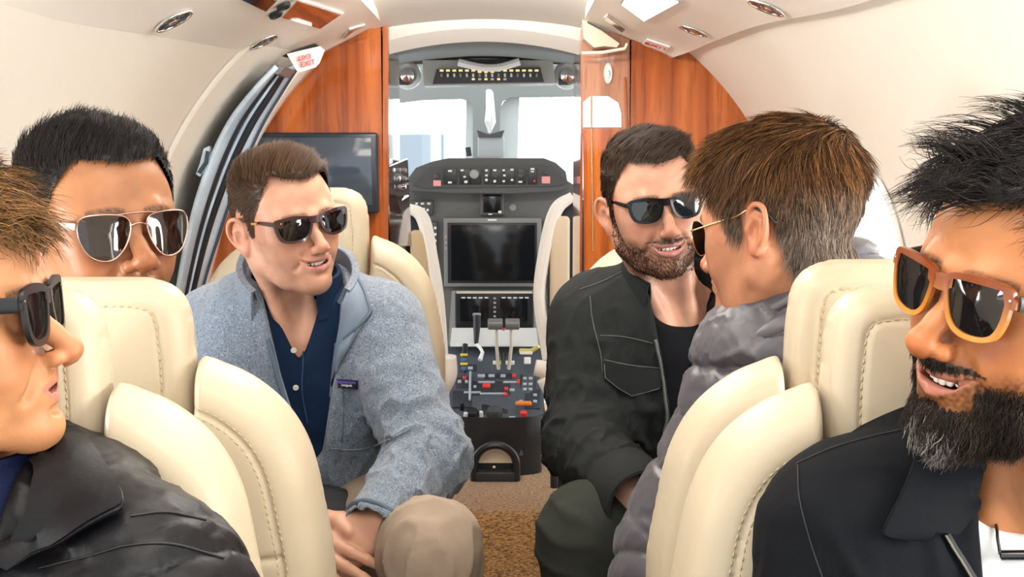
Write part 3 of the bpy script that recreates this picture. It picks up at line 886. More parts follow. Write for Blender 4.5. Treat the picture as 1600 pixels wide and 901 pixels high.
for k in range(16):
    x = 690 + 9.9 * k
    if k in (6, 7, 8): yy = 112
    else: yy = 110
    g = MB(); bx(g, x - 3, yy - 1.6, x + 3, yy + 1.6, YO - .016, .005, .001); g.build('lamp', M_amber, root)
    g = MB(); p = at(x, 119, YO - .012); g.tube([p, p + [0, -.015, .005]], .0035, 8); g.build('toggle', M_key if k % 3 else M_pan3, root)
    if 5 <= k <= 10:
        g = MB(); bx(g, x - 2.4, 122, x + 2.4, 125, YO - .016, .005, .001); g.build('lamp', M_amber if k % 2 else M_key, root)
for px, lb in ((637, 'left'), (886, 'right')):
    root = empty('eyeball_vent', at(px, 118, 3.78)); tag(root, 'pale round air outlet at the %s end of the overhead switch panel' % lb, 'air vent')
    g = MB(); g.lathe(at(px, 118, 3.78), [(.045, 0), (.045, .03), (.034, .04), (.030, .03), (.001, .02)], (0, -1, 0), 24); g.build('ring', mat('vent_white', (.66, .68, .66), .4), root)
    g = MB(); g.lathe(at(px, 118, 3.75), [(.026, 0), (.022, .016), (.001, .022)], (0, -1, 0), 20); g.build('nozzle', M_chrome, root)
    g = MB(); g.box(at(px - 6, 128, 3.745), (.03, .02, .02), bev=.004); g.build('lever', M_pan2, root)

# instrument panel: glareshield, autopilot row, standby display, main and lower displays
root = empty('instrument_panel', at(768, 460, YI)); tag(root, 'dark grey instrument panel with blank screens across the cockpit', 'instrument panel')
g = MB(); poly(g, [(560, 340), (640, 282), (886, 282), (980, 340), (990, 620), (540, 620)], YI, .06); g.build('panel_board', M_pan, root)
gs = [(638, 278), (650, 262), (676, 252), (700, 247), (850, 247), (868, 254), (884, 268), (888, 292), (872, 298), (800, 302), (700, 301), (655, 298), (636, 298)]
g = MB(); poly(g, gs, YI - .10, .22); g.build('glareshield', mat('glare_grey', (.085, .085, .082), .6), root)
g = MB(); poly(g, [(646, 288), (672, 262), (862, 260), (880, 278), (882, 288), (862, 291), (700, 293), (660, 294)], YI - .108, .010); g.build('autopilot_face', M_pan2, root)
def keys(parent, name, items, Y, m, d=.006):
    for x, y, w, h in items:
        g = MB(); bx(g, x - w / 2, y - h / 2, x + w / 2, y + h / 2, Y - d, d, .0008); g.build(name, m, parent)
AY = YI - .108
for x0, x1 in ((692, 714), (718, 736), (734, 752), (756, 766), (768, 786), (788, 806), (809, 822), (825, 840)):
    g = MB(); bx(g, x0, 264, x1, 288, AY - .004, .005, .001); g.build('module', mat('module_black', (.02, .02, .022), .4), root)
keys(root, 'key', [(703, 267, 6, 3), (703, 285, 6, 3), (722, 266, 5, 3), (728, 284, 5, 4), (760, 266, 4, 3), (760, 274, 4, 3), (760, 281, 4, 4), (773, 266, 5, 3), (787, 266, 4, 3), (800, 265, 5, 3), (773, 283, 4, 4), (787, 283, 4, 3), (800, 281, 4, 3), (788, 274, 4, 3), (813, 284, 6, 3), (832, 264, 6, 3), (832, 268, 5, 2), (726, 276, 4, 3)], AY - .004, M_key)
keys(root, 'red_key', [(835, 283, 3, 3)], AY - .004, M_red)
keys(root, 'caution_label', [(683, 286, 12, 9), (853, 281, 13, 11)], AY, mat('label_pink', (.80, .32, .30), .5), .004)
for x, y, r_ in ((741, 272, .016), (682, 275, .009), (852, 270, .006), (813, 274, .009), (775, 275, .006)):
    g = MB(); g.lathe(at(x, y, AY - .004), [(r_, 0), (r_ * .9, .016), (r_ * .6, .018), (.001, .018)], (0, -1, 0), 18); g.build('knob', M_pan3 if r_ > .01 else M_pan2, root)
# standby display
g = MB(); bx(g, 750, 300, 788, 336, YI - .03, .03, .006); g.build('standby_bezel', mat('bezel_grey', (.09, .09, .088), .4), root)
g = MB(); bx(g, 755, 304, 783, 332, YI - .033, .004, .001); g.build('standby_screen', M_scr, root)
keys(root, 'key', [(766, 334.5, 6, 2), (781, 331, 5, 4)], YI - .033, M_key, .003)
g = MB(); g.lathe(at(801, 324, YI), [(.012, 0), (.012, .006), (.008, .008), (.001, .006)], (0, -1, 0), 20); g.build('round_cap', M_pan3, root)
# small key cluster on the left
g = MB(); bx(g, 640, 313, 677, 336, YI - .02, .02, .004); g.build('key_cluster', M_pan2, root)
keys(root, 'key', [(651, 318, 4, 3), (660, 318, 5, 3), (670, 318, 5, 3), (662, 326, 4, 3), (668, 328, 4, 4), (652, 330, 4, 3), (661, 333, 4, 3)], YI - .02, M_key, .004)
# main display
g = MB(); bx(g, 693, 340, 846, 448, YI - .03, .03, .004); g.build('main_bezel', mat('bezel_light', (.19, .19, .18), .4), root)
g = MB(); bx(g, 699, 348, 839, 442, YI - .034, .006, .002); g.build('main_screen_rim', M_black, root)
g = MB(); bx(g, 704, 351, 836, 438, YI - .036, .004, .001); g.build('main_screen', M_scr, root)
keys(root, 'key', [(769, 343.5, 14, 2.6)], YI - .03, M_key, .002)
keys(root, 'key', [(697, 370 + 9 * k, 3, 4) for k in range(3)] + [(842, 400 + 9 * k, 3, 4) for k in range(4)], YI - .03, M_pan3, .004)
# side displays partly hidden by the pilot seats
for a, b in ((610, 684), (852, 930)):
    g = MB(); bx(g, a, 346, b, 450, YI - .02, .02, .004); g.build('side_bezel', M_pan2, root)
    g = MB(); bx(g, a + 5, 352, b - 10, 440, YI - .024, .005, .001); g.build('side_screen', M_scr, root)
    keys(root, 'key', [((b - 4) if a < 700 else (a + 3), 356 + 10 * k, 4, 4) for k in range(8)], YI - .02, M_key, .003)
# lower display bank
g = MB(); poly(g, [(706, 455), (836, 455), (845, 540), (700, 540)], YI - .05, .05); g.build('lower_panel', M_pan3, root)
g = MB(); bx(g, 711, 456, 834, 512, YI - .07, .03, .004); g.build('lower_bezel', M_black, root)
for a, b in ((718, 764), (781, 825)):
    g = MB(); bx(g, a, 466, b, 505, YI - .073, .004, .001); g.build('lower_screen', M_scr, root)
    keys(root, 'key', [(a + 6 + 9 * k, 465, 6, 2) for k in range(5)], YI - .072, M_key, .002)
keys(root, 'key', [(773, 466 + 7 * k, 4, 3) for k in range(5)], YI - .07, M_pan3, .003)
g = MB(); bx(g, 713, 455, 832, 458.5, YI - .075, .01, .001); g.build('trim_bar', mat('bar_tan', (.55, .48, .38), .4), root)

# ---------------------------------------------------------------- centre pedestal
root = empty('centre_pedestal', at(772, 757, 3.5)); tag(root, 'black centre pedestal crowded with levers and switches', 'pedestal')
# sloping deck from the panel down to the rear edge; front shell below
YA, YB = 3.92, 3.50
def deck(px, py, up=0.0):
    """Point on the deck: depth falls from YA at y=538 to YB at y=660."""
    t = (py - 538) / (660 - 538)
    return at(px, py, YA + (YB - YA) * t) + np.array([0, -.3 * up, up])
edge = [(702, 538), (844, 538), (850, 580), (850, 645), (840, 656), (815, 662), (770, 664), (730, 662), (706, 656), (699, 645), (700, 590)]
g = MB(); g.prism([deck(x, y) for x, y in edge], (0, .0, -.10)); g.build('deck', mat('deck_blue_grey', (.075, .085, .10), .4), root)
g = MB()
rowsP = []
for f, zz in ((1.0, .012), (1.0, -.02), (.985, -.055), (.96, -.075), (.93, -.12), (.92, -.40)):
    ring = []
    for a in np.linspace(0, PI, 25):
        c0 = at(775, 650, 3.56); ring.append(c0 + np.array([.152 * f * math.cos(a) * (1 if abs(math.cos(a)) < 2 else 1), -.075 * f * math.sin(a) ** .6, zz]))
    ring = [ring[0] + [0, .5, 0]] + ring + [ring[-1] + [0, .5, 0]]
    rowsP.append(ring)
g.grid(np.array(rowsP), thick=.006); g.build('pedestal_shell', mat('shell_black', (.018, .018, .02), .32), root)
# ashtray-like holder on the rear face
hb = at(774, 760, 3.44); hz = at(774, 700, 3.44)
g = MB(); bx(g, 742, 738, 808, 763, 3.42, .06, .004); g.build('holder_box', mat('holder_black', (.025, .025, .027), .4), root)
A = [at(774 + 33 * math.cos(a), 727 - 32 * math.sin(a), 3.43) for a in np.linspace(0, PI, 20)]
g = MB(); g.tube([at(807, 750, 3.43)] + A + [at(741, 750, 3.43)], .012, 8); g.build('holder_hoop', M_black, root)
g = MB(); g.prism([at(774 + 28 * math.cos(a), 723 - 25 * math.sin(a), 3.452) for a in np.linspace(0, PI, 20)], (0, .02, 0)); g.build('holder_flap', mat('flap_tan', (.62, .52, .38), .4), root)
g = MB(); bx(g, 746, 723, 803, 740, 3.46, .03, .002); g.build('holder_recess', M_black, root)
g = MB(); g.ball(at(772, 730, 3.44), .006, 8); g.build('holder_pin', mat('brass', (.8, .62, .36), .2, metal=1), root)
# silver throttle plate
g = MB(); g.prism([at(x, y, YI - .10 - (y - 500) * .0012) for x, y in ((706, 512), (838, 512), (842, 541), (703, 541))], (0, .02, -.005)); g.build('throttle_plate', mat('silver_plate', (.62, .62, .60), .35, metal=.3), root)
def lever(name, pts, r, mm, n=10, flat=1.0):
    g = MB(); g.tube(pts, r, n, flat=flat); return g.build(name, mm, root, smooth=False)
YL = 3.72
for a, b in ((776, 779), (799, 795)):
    lever('throttle_arm', [at(a, 514, YL - .02), at(a, 540, YL), at(b, 575, YL + .03)], [.008, .009, .011], mat('lever_cream', (.66, .58, .46), .4), flat=.6)
for a, b in ((762, 786), (789, 812)):
    g = MB(); p0, p1 = at(a, 506, YL - .03), at(b, 506, YL - .03)
    g.tube([p0, p0 + (p1 - p0) * .06, p0 + (p1 - p0) * .94, p1], [.014, .0185, .0185, .014], 18); g.build('throttle_grip', mat('grip_grey', (.17, .165, .16), .35), root)
g = MB(); g.ball(at(787, 514, YL - .045), .005, 8); g.build('go_around_button', M_red, root)
lever('flap_lever', [at(745, 490, YL), at(745, 510, YL + .01), at(744, 536, YL + .03)], [.013, .012, .007], mat('lever_dark', (.05, .05, .055), .35))
g = MB(); g.box(at(745, 491, YL), (.027, .02, .008), bev=.003); g.build('lever_cap', M_pan3, root)
lever('hook_lever', [at(744, 537, 3.75), at(750, 543, 3.73), at(754, 550, 3.72), at(750, 562, 3.70)], [.006, .006, .006, .008], M_white)
lever('prop_lever', [at(727, 538, 3.74), at(726, 552, 3.72), at(726, 582, 3.72)], [.009, .009, .007], M_black)
for y in (554, 568):
    g = MB(); g.box(at(725, y, 3.70), (.024, .012, .008), bev=.002); g.build('yellow_band', mat('yellow_band', (.75, .58, .05), .4), root)
for y in (561, 575):
    g = MB(); g.box(at(725, y, 3.705), (.018, .010, .014), bev=.003); g.build('blue_band', mat('blue_band', (.08, .16, .32), .4), root)
lever('brake_lever', [at(813, 548, 3.74), at(830, 548, 3.72), at(842, 541, 3.70)], [.009, .008, .006], mat('lever_yellow', (.72, .60, .16), .4))
g = MB(); g.box(at(822, 551, 3.71), (.042, .012, .010), bev=.003); g.build('brake_grip', mat('cream_grip', (.82, .76, .58), .4), root)
g = MB(); g.box(at(824, 563, 3.70), (.022, .012, .022), bev=.003); g.build('tag_white', M_white, root)
lever('lock_pin', [at(787, 552, 3.74), at(787, 566, 3.73)], [.009, .006], M_black)
for x in (773, 780, 793, 801):
    g = MB(); g.box(deck(x, 569, .006), (.013, .02, .012), bev=.002); g.build('lever_stop', M_key if x != 780 else mat('yellow_band'), root)
def dk(name, items, mm, hgt=.008):
    for x, y, w, h in items:
        c = deck(x, y, hgt / 2)
        sx = (at(x + w / 2, y, 3.7) - at(x - w / 2, y, 3.7))[0]
        sy = np.linalg.norm(deck(x, y + h / 2) - deck(x, y - h / 2))
        d = unit(deck(x, y + 1) - deck(x, y)); n = np.cross([1., 0, 0], -d); n = unit(n if n[2] > 0 else -n)
        R_ = np.stack([[1., 0, 0], -d, n], 1)
        g = MB(); g.box(c, (sx, sy, hgt), R_, bev=.0015); g.build(name, mm, root)
dk('module', [(725, 600, 26, 18), (722, 625, 30, 26), (778, 590, 44, 10), (768, 608, 60, 22), (825, 600, 26, 26), (832, 625, 24, 30), (732, 577, 26, 12)], mat('module_dark', (.03, .033, .04), .4), .006)
dk('key', [(718, 599, 6, 4), (729, 599, 5, 4), (752, 590, 12, 4), (768, 590, 10, 4), (786, 590, 8, 4), (820, 594, 6, 3), (829, 594, 6, 3), (820, 603, 6, 3), (829, 603, 6, 3), (820, 611, 6, 3), (829, 611, 6, 3), (742, 607, 5, 3), (760, 600, 26, 2), (797, 600, 22, 2), (738, 616, 26, 2), (770, 618, 40, 2), (800, 612, 8, 3), (735, 578, 8, 4), (814, 630, 6, 3), (836, 630, 6, 3), (836, 620, 6, 3)], mat('key_grey', (.42, .46, .50), .4), .010)
dk('red_key', [(760, 606, 12, 6), (803, 590, 6, 5), (791, 611, 6, 4), (726, 594, 6, 3), (810, 600, 4, 6), (790, 620, 6, 3)], M_red, .012)
dk('tray_recess', [(773, 636, 40, 22)], M_black, .003)
dk('small_label', [(800, 653, 9, 3), (772, 659, 12, 2)], mat('label_cyan', (.45, .65, .72), .4), .004)
for x, y, r_, mm in ((737, 651, .024, M_black), (773, 648, .026, M_pan2), (722, 640, .008, M_black), (728, 655, .008, M_key), (752, 653, .007, M_key)):
    g = MB(); g.lathe(deck(x, y, 0), [(r_, 0), (r_ * .95, .016), (r_ * .8, .024), (.001, .026)], (0, -.35, 1), 18); g.build('rotary_knob', mm, root)
g = MB(); g.box(deck(818, 640, .022), (.052, .02, .014), bev=.006); g.build('trim_switch', mat('orange_switch', (.80, .22, .03), .35), root)
g = MB(); g.lathe(deck(818, 649, 0), [(.012, 0), (.011, .014), (.001, .016)], (0, -.35, 1), 14); g.build('trim_base', M_red, root)
lever('side_rod', [deck(735, 586, .012), deck(734, 630, .012)], .004, mat('key_grey'))

# ---------------------------------------------------------------- pilot seats (backs toward the cabin)
M_sheep = mat('seat_cream_bright', (.84, .80, .72), .6, bump=.1, bump_scale=300)
M_tan = mat('tan_leather', (.50, .38, .22), .5, bump=.05, bump_scale=400)
def pilot_seat(label, frame_px, back_px, tans, arms, legs, Y):
    root = empty('pilot_seat', [*at(np.mean([p[0] for p in frame_px]), 720, Y)[:2], STEP]); tag(root, label, 'pilot seat', 'pilot seats')
    g = MB(); g.tube(spline([at(x, y, Y - .03) for x, y in frame_px], 40), spline([[.014], [.020], [.019], [.018], [.017]], 40)[:, 0], 10); g.build('frame', M_sheep, root)
    g = MB(); poly(g, back_px, Y, .08); g.build('backrest', mat('navy_back', (.018, .024, .034), .5), root)
    for q in tans:
        g = MB(); bx(g, *q, Y - .045, .05, .012); g.build('back_pad', M_tan if q[0] < 800 else mat('tan_light', (.66, .54, .38), .5), root)
    for pts, rr in arms:
        g = MB(); g.tube(spline([at(x, y, Y - .10) for x, y in pts], 14), spline([[v] for v in rr], 14)[:, 0], 12); g.build('armrest', M_sheep, root, smooth=True)
    for pts in legs:
        g = MB(); g.tube([at(x, y, Y - .06) for x, y in pts], .012, 8); g.build('leg', M_black, root)
    return root
pilot_seat('left pilot seat, cream framed, behind the man in blue fleece', [(636, 324), (660, 340), (674, 400), (686, 480), (694, 600)],
           [(640, 330), (655, 342), (668, 390), (680, 480), (690, 600), (600, 600), (600, 340)],
           [(616, 358, 632, 420), (640, 360, 672, 470)], [([(697, 555), (696, 585), (690, 612)], [.03, .034, .022]), ([(694, 610), (690, 650)], [.016, .014])], [[(690, 650), (688, 760)]], 3.42)
pilot_seat('right pilot seat, cream framed, behind the man in the black jacket', [(895, 306), (868, 330), (850, 400), (843, 470), (856, 560)],
           [(900, 312), (876, 332), (858, 400), (856, 480), (866, 600), (920, 600), (920, 312)],
           [(860, 338, 890, 496)], [([(836, 574), (856, 578), (866, 584)], [.024, .026, .018]), ([(848, 590), (862, 612), (868, 634)], [.020, .024, .014])], [[(868, 496), (866, 640)], [(866, 600), (866, 770)]], 3.42)
# ================================================================ people: heads, hair, hands
MY, MZ = .0040, .0062                          # where the mouth sits on the face
def sculpt_head(S, R, t, sc, p=None):
    """Adds a head to the field.  Head-local metres: origin between the ears at eye height; x right, y forward, z up."""
    p = dict(dict(jaw=1.0, nose=1.0, smile=.6, gap=.0, chin=1.0, cheek=1.0, brow=1.0, neck=1.0, ear=1.0, wid=1.0, noseW=1.0, lipy=.0, lipz=.0, lipw=1.0, chiny=.0, flare=22), **(p or {}))
    S.frame(R, t, sc)
    W = p['wid']; j = p['jaw']
    S.ell((0, -.010, .032), (.0765 * W, .094, .084), .0)
    S.ell((0, .028, .040), (.066 * W, .064, .062), .025)
    S.ell((0, .030, -.035), (.061 * W, .056, .066), .025)
    for x in (-1, 1):
        S.tube([(x * .056 * j, -.004, -.040), (x * .053 * j, .006, -.068), (x * .036 * j, .046, -.094), (x * .012, .074, -.104)], [.014, .015, .015, .016], .030, inner=.01)
        S.ell((x * .047 * W, .054, -.022), (.020, .026, .018), .028)
        S.ell((x * .052 * W, .040, .012), (.016, .030, .030), .025)
        S.ell((x * .034, .062, -.050), (.024 * p['cheek'], .024, .026), .024)
    S.ell((0, .040, -.082), (.043 * j, .044, .024), .024)
    S.ell((0, .085 + p['chiny'], -.103 * p['chin']), (.021, .015, .015), .020)
    S.ell((0, .078, -.064), (.032, .023, .026), .020)
    for x in (-1, 1):
        S.tube([(x * .010, .090, .014), (x * .030, .0885, .019), (x * .050, .070, .014)], [.007, .0085 * p['brow'], .007], .016, inner=.006)
        S.ell((x * .0315, .097, -.004), (.017, .015, .0115), .012, 's')
        S.ell((x * .0315, .0735, -.002), .0140, .004)
        S.tube([(x * .0175, .0845, -.002), (x * .025, .0885, .006), (x * .035, .0875, .0065), (x * .046, .078, .000)], [.002, .003, .003, .002], .004, inner=.003)
        S.tube([(x * .0175, .0845, -.004), (x * .027, .0865, -.0105), (x * .037, .0850, -.010), (x * .046, .078, -.002)], [.002, .0026, .0026, .002], .005, inner=.003)
    # nose
    nl, nw = p['nose'], p['noseW']
    tip = .099 + .021 * nl
    S.tube([(0, .0885, .014), (0, .0935, -.004), (0, .104 + .006 * (nl - 1), -.022), (0, tip - .005, -.036)], [.0085, .0070, .0085, .0100 * nw], .012, inner=.006)
    S.ell((0, tip - .004, -.0395), (.0110 * nw, .0100, .0090), .006)
    S.tube([(0, tip - .006, -.0455), (0, .1045, -.0525)], [.0052, .0060], .007)
    for x in (-1, 1):
        S.ell((x * .0125 * nw, .1055, -.0440), (.0070 * nw, .0105, .0072), .0055)
        S.ell((x * .0068 * nw, .1085, -.0520), (.0036 * nw, .0065, .0040), .003, 's')
        S.tube([(x * .0195 * nw, .1005, -.043), (x * .0265, .0925, -.054), (x * .0350 + x * .002 * p['smile'], .0845, -.072)], [.0008, .0014, .0006], .011, 's', inner=.004)
    # mouth: corners rise and spread with the smile, the gap opens it
    S.frame(R, np.asarray(t) + np.asarray(R) @ np.array([0, MY + p['lipy'], MZ + p['lipz']]) * sc, sc)
    sm, g = p['smile'], p['gap']
    cx, cz, cy = .0245 + .0065 * sm, -.0745 + .0065 * sm, .0855 - .004 * sm
    up = [(-cx, cy, cz), (-.014, .0965 - .002 * sm, -.0705 + .0008 * sm), (-.005, .1005 - .002 * sm, -.0690), (0, .1000 - .002 * sm, -.0700), (.005, .1005 - .002 * sm, -.0690), (.014, .0965 - .002 * sm, -.0705 + .0008 * sm), (cx, cy, cz)]
    lo = [(-cx, cy, cz - .001), (-.014, .0950 - .002 * sm, -.0800 - g * .8), (0, .0985 - .002 * sm, -.0830 - g), (.014, .0950 - .002 * sm, -.0800 - g * .8), (cx, cy, cz - .001)]
    S.tube(up, np.array([.0018, .0040, .0042, .0040, .0042, .0040, .0018]) * (1 - .15 * sm) * p['lipw'], .005, inner=.004)
    S.tube(lo, np.array([.0018, .0050, .0060, .0050, .0018]) * (1 - .15 * sm) * p['lipw'], .005, inner=.004)
    ln = [(-cx, cy + .002, cz), (-.016, .0975 - .002 * sm, -.0748), (0, .1045 - .002 * sm, -.0752), (.016, .0975 - .002 * sm, -.0748), (cx, cy + .002, cz)]
    S.tube(ln, np.array([.0010, .0014, .0014, .0014, .0010]), .0022, 's', inner=.002)
    if g > 0:
        mid = [(-cx * .93, cy + .006, cz - .0006), (-.020, .0940, -.0752 - g * .35 + .002 * sm), (-.010, .0990, -.0757 - g * .5), (0, .1010, -.0760 - g * .5), (.010, .0990, -.0757 - g * .5), (.020, .0940, -.0752 - g * .35 + .002 * sm), (cx * .93, cy + .006, cz - .0006)]
        S.tube(mid, np.array([.0010, .0006 + g * .40, .0008 + g * .5, .0008 + g * .55, .0008 + g * .5, .0006 + g * .40, .0010]), .0018, 's', inner=.003)
        S.ell((0, .084, -.0757 - g * .5), (cx * .75, .016, .0020 + g * .5), .002, 's')
    S.ell((0, .1005, -.0925 - g), (.014, .006, .0035), .006, 's')
    S.tube([(0, .1085, -.0575), (0, .1065, -.064)], [.0016, .0018], .005, 's')
    S.frame(R, t, sc)
    # ears
    for x in (-1, 1):
        e = p['ear']
        a = math.radians(p['flare'])
        fw = np.array([x * math.sin(a) * -1, math.cos(a), 0]); out = np.array([x * math.cos(a), math.sin(a), 0])
        fw2 = unit(fw * math.cos(.2) + np.array([0, 0, 1]) * math.sin(.2) * 1); up2 = unit(np.cross(np.cross(fw2, [0, 0, 1]), fw2))
        up2 = unit(np.array([0, 0, 1]) * math.cos(.2) - fw * math.sin(.2)); fw2 = unit(fw * math.cos(.2) + np.array([0, 0, 1]) * math.sin(.2))
        o = np.array([x * .0765 * W, -.014, -.014])
        def q(f, u, w): return o + e * (fw2 * f + up2 * u) + out * w
        M = np.stack([fw2, up2, np.cross(fw2, up2)], 1)
        S.ell(q(-.001, -.001, .002), (.0150 * e, .027 * e, .0062), .008, 'u', M)
        S.ell(q(.004, -.002, -.004), (.011, .022, .009), .010, 'u', M)
        hx = spline([(.008, .001, .004), (.0125, .012, .003), (.011, .022, .006), (.002, .0300, .009), (-.010, .0265, .011), (-.0160, .011, .012), (-.0140, -.006, .010), (-.0075, -.019, .007)], 22)
        S.tube([q(*h_) for h_ in hx], .0036 * e, .003, inner=.002)
        S.ell(q(.001, -.0255, .0055), (.0085 * e, .0090 * e, .0040), .005, 'u', M)
        S.tube([q(.004, .014, .006), q(-.008, .010, .008), q(-.0085, -.004, .008), q(-.001, -.014, .006)], .0028 * e, .003, inner=.002)
        S.ell(q(.002, -.004, .0100), (.0075 * e, .0115 * e, .0068), .003, 's', M)
        S.tube([q(*h_) for h_ in spline([(.008, .014, .0085), (.000, .0235, .0100), (-.0085, .020, .0115), (-.0122, .008, .012), (-.0110, -.004, .011)], 10)], .0022, .002, 's', inner=.002)
        S.ell(q(.012, -.001, .005), (.0040, .0062, .0052), .004, 'u', M)

def lips_mask(L, p):
    """0..1 weight of lip colour for head-local points."""
    sm, g = p.get('smile', .6), p.get('gap', 0)
    cx = .0245 + .0065 * sm
    x, y, z = L.T; z = z - MZ - p.get('lipz', 0)
    u = np.clip(np.abs(x) / cx, 0, 1.2)
    zc = -.0752 + .0070 * sm * u ** 2
    top = zc + .0072 * (1 - u ** 2) - .0012 * np.exp(-(x / .004) ** 2)
    bot = zc - (.0125 * p.get('lipw', 1) + g * 1.1) * np.clip(1 - u ** 2, 0, 1) ** .8
    m = np.clip((top - z) / .0016, 0, 1) * np.clip((z - bot) / .0016, 0, 1)
    return m * (y > .07) * (u < 1)

def lerp_tab(x, tab):
    t = np.array(tab); return np.interp(x, t[:, 0], t[:, 1])

def hairline(L, tab):
    """Signed height above the hair line (metres, head local)."""
    ph = np.arctan2(np.abs(L[:, 0]), L[:, 1])
    return L[:, 2] - lerp_tab(ph, tab)

HAIR_TAB = [(0, .066), (.35, .069), (.62, .074), (.80, .060), (.98, .040), (1.12, .012), (1.22, -.020), (1.42, -.022), (1.50, .016), (1.75, .030), (1.98, .012), (2.12, -.030), (2.5, -.066), (3.15, -.078)]

def strands(V0, N0, D, length, width, seg=5, lift=.35, curl=.15, gravity=0.0, wave=0.0, seed=1, taper=.15, clump=0, clump_w=.6):
    """Tapered three-sided strands from roots V0 along D (arrays); returns vertices, quads, root index."""
    r = np.random.default_rng(seed)
    n = len(V0)
    D = D / (np.linalg.norm(D, axis=1)[:, None] + 1e-9)
    if clump:
        # pull the strands' tips toward a shared direction per clump
        cid = np.floor(waves(V0.T * 1.0, clump, seed + 5) * 3 + waves(V0.T, clump * 1.7, seed + 6) * 3).astype(int)
        off = r.normal(size=(64, 3)) * .35
        D = D + off[cid % 64] * clump_w
        D /= np.linalg.norm(D, axis=1)[:, None]
    J = r.normal(size=(n, 3)) * curl
    side = np.cross(D, N0); side /= np.linalg.norm(side, axis=1)[:, None] + 1e-9
    ph = r.uniform(0, 6.28, n); fr = r.uniform(.7, 1.3, n)
    P = V0.copy(); pts = [P.copy()]
    step = (length / seg)[:, None] if not np.isscalar(length) else length / seg
    for i in range(seg):
        u = (i + .5) / seg
        d = D + N0 * (lift * (1 - 1.6 * u)) + J * u
        if wave: d = d + side * (wave * np.sin(ph + u * 7 * fr))[:, None]
        d[:, 2] -= gravity * u
        d /= np.linalg.norm(d, axis=1)[:, None]
        P = P + d * step
        pts.append(P.copy())
    pts = np.stack(pts, 1)
    T = np.gradient(pts, axis=1); T /= np.linalg.norm(T, axis=2)[..., None] + 1e-12
    a = np.cross(T, N0[:, None, :] + .01); a /= np.linalg.norm(a, axis=2)[..., None] + 1e-12
    b = np.cross(T, a)
    w = (np.asarray(width) * np.ones(n))[:, None] * (1 - (1 - taper) * np.linspace(0, 1, seg + 1)[None, :] ** 1.5)
    ring = []
    for k in range(3):
        th = 2 * PI * k / 3
        ring.append(pts + (a * math.cos(th) + b * math.sin(th)) * w[..., None])
    G = np.stack(ring, 2)                          # n, seg+1, 3, 3
    base = (np.arange(n) * (seg + 1) * 3)[:, None, None]
    i = np.arange(seg)[None, :, None] * 3; k = np.arange(3)[None, None, :]; k2 = (k + 1) % 3
    Q = np.stack([base + i + k, base + i + k2, base + i + 3 + k2, base + i + 3 + k], -1).reshape(-1, 4)
    root = np.repeat(np.arange(n), (seg + 1) * 3)
    return G.reshape(-1, 3), Q, root

def sample_faces(V, Q, wts, n, r):
    A = np.linalg.norm(np.cross(V[Q[:, 2]] - V[Q[:, 0]], V[Q[:, 3]] - V[Q[:, 1]]), axis=1) * wts[Q].mean(1)
    f = r.choice(len(Q), n, p=A / A.sum())
    uv = r.uniform(size=(n, 2))
    q = V[Q[f]]
    return (q[:, 0] * ((1 - uv[:, 0]) * (1 - uv[:, 1]))[:, None] + q[:, 1] * (uv[:, 0] * (1 - uv[:, 1]))[:, None] + q[:, 2] * (uv[:, 0] * uv[:, 1])[:, None] + q[:, 3] * ((1 - uv[:, 0]) * uv[:, 1])[:, None]), f

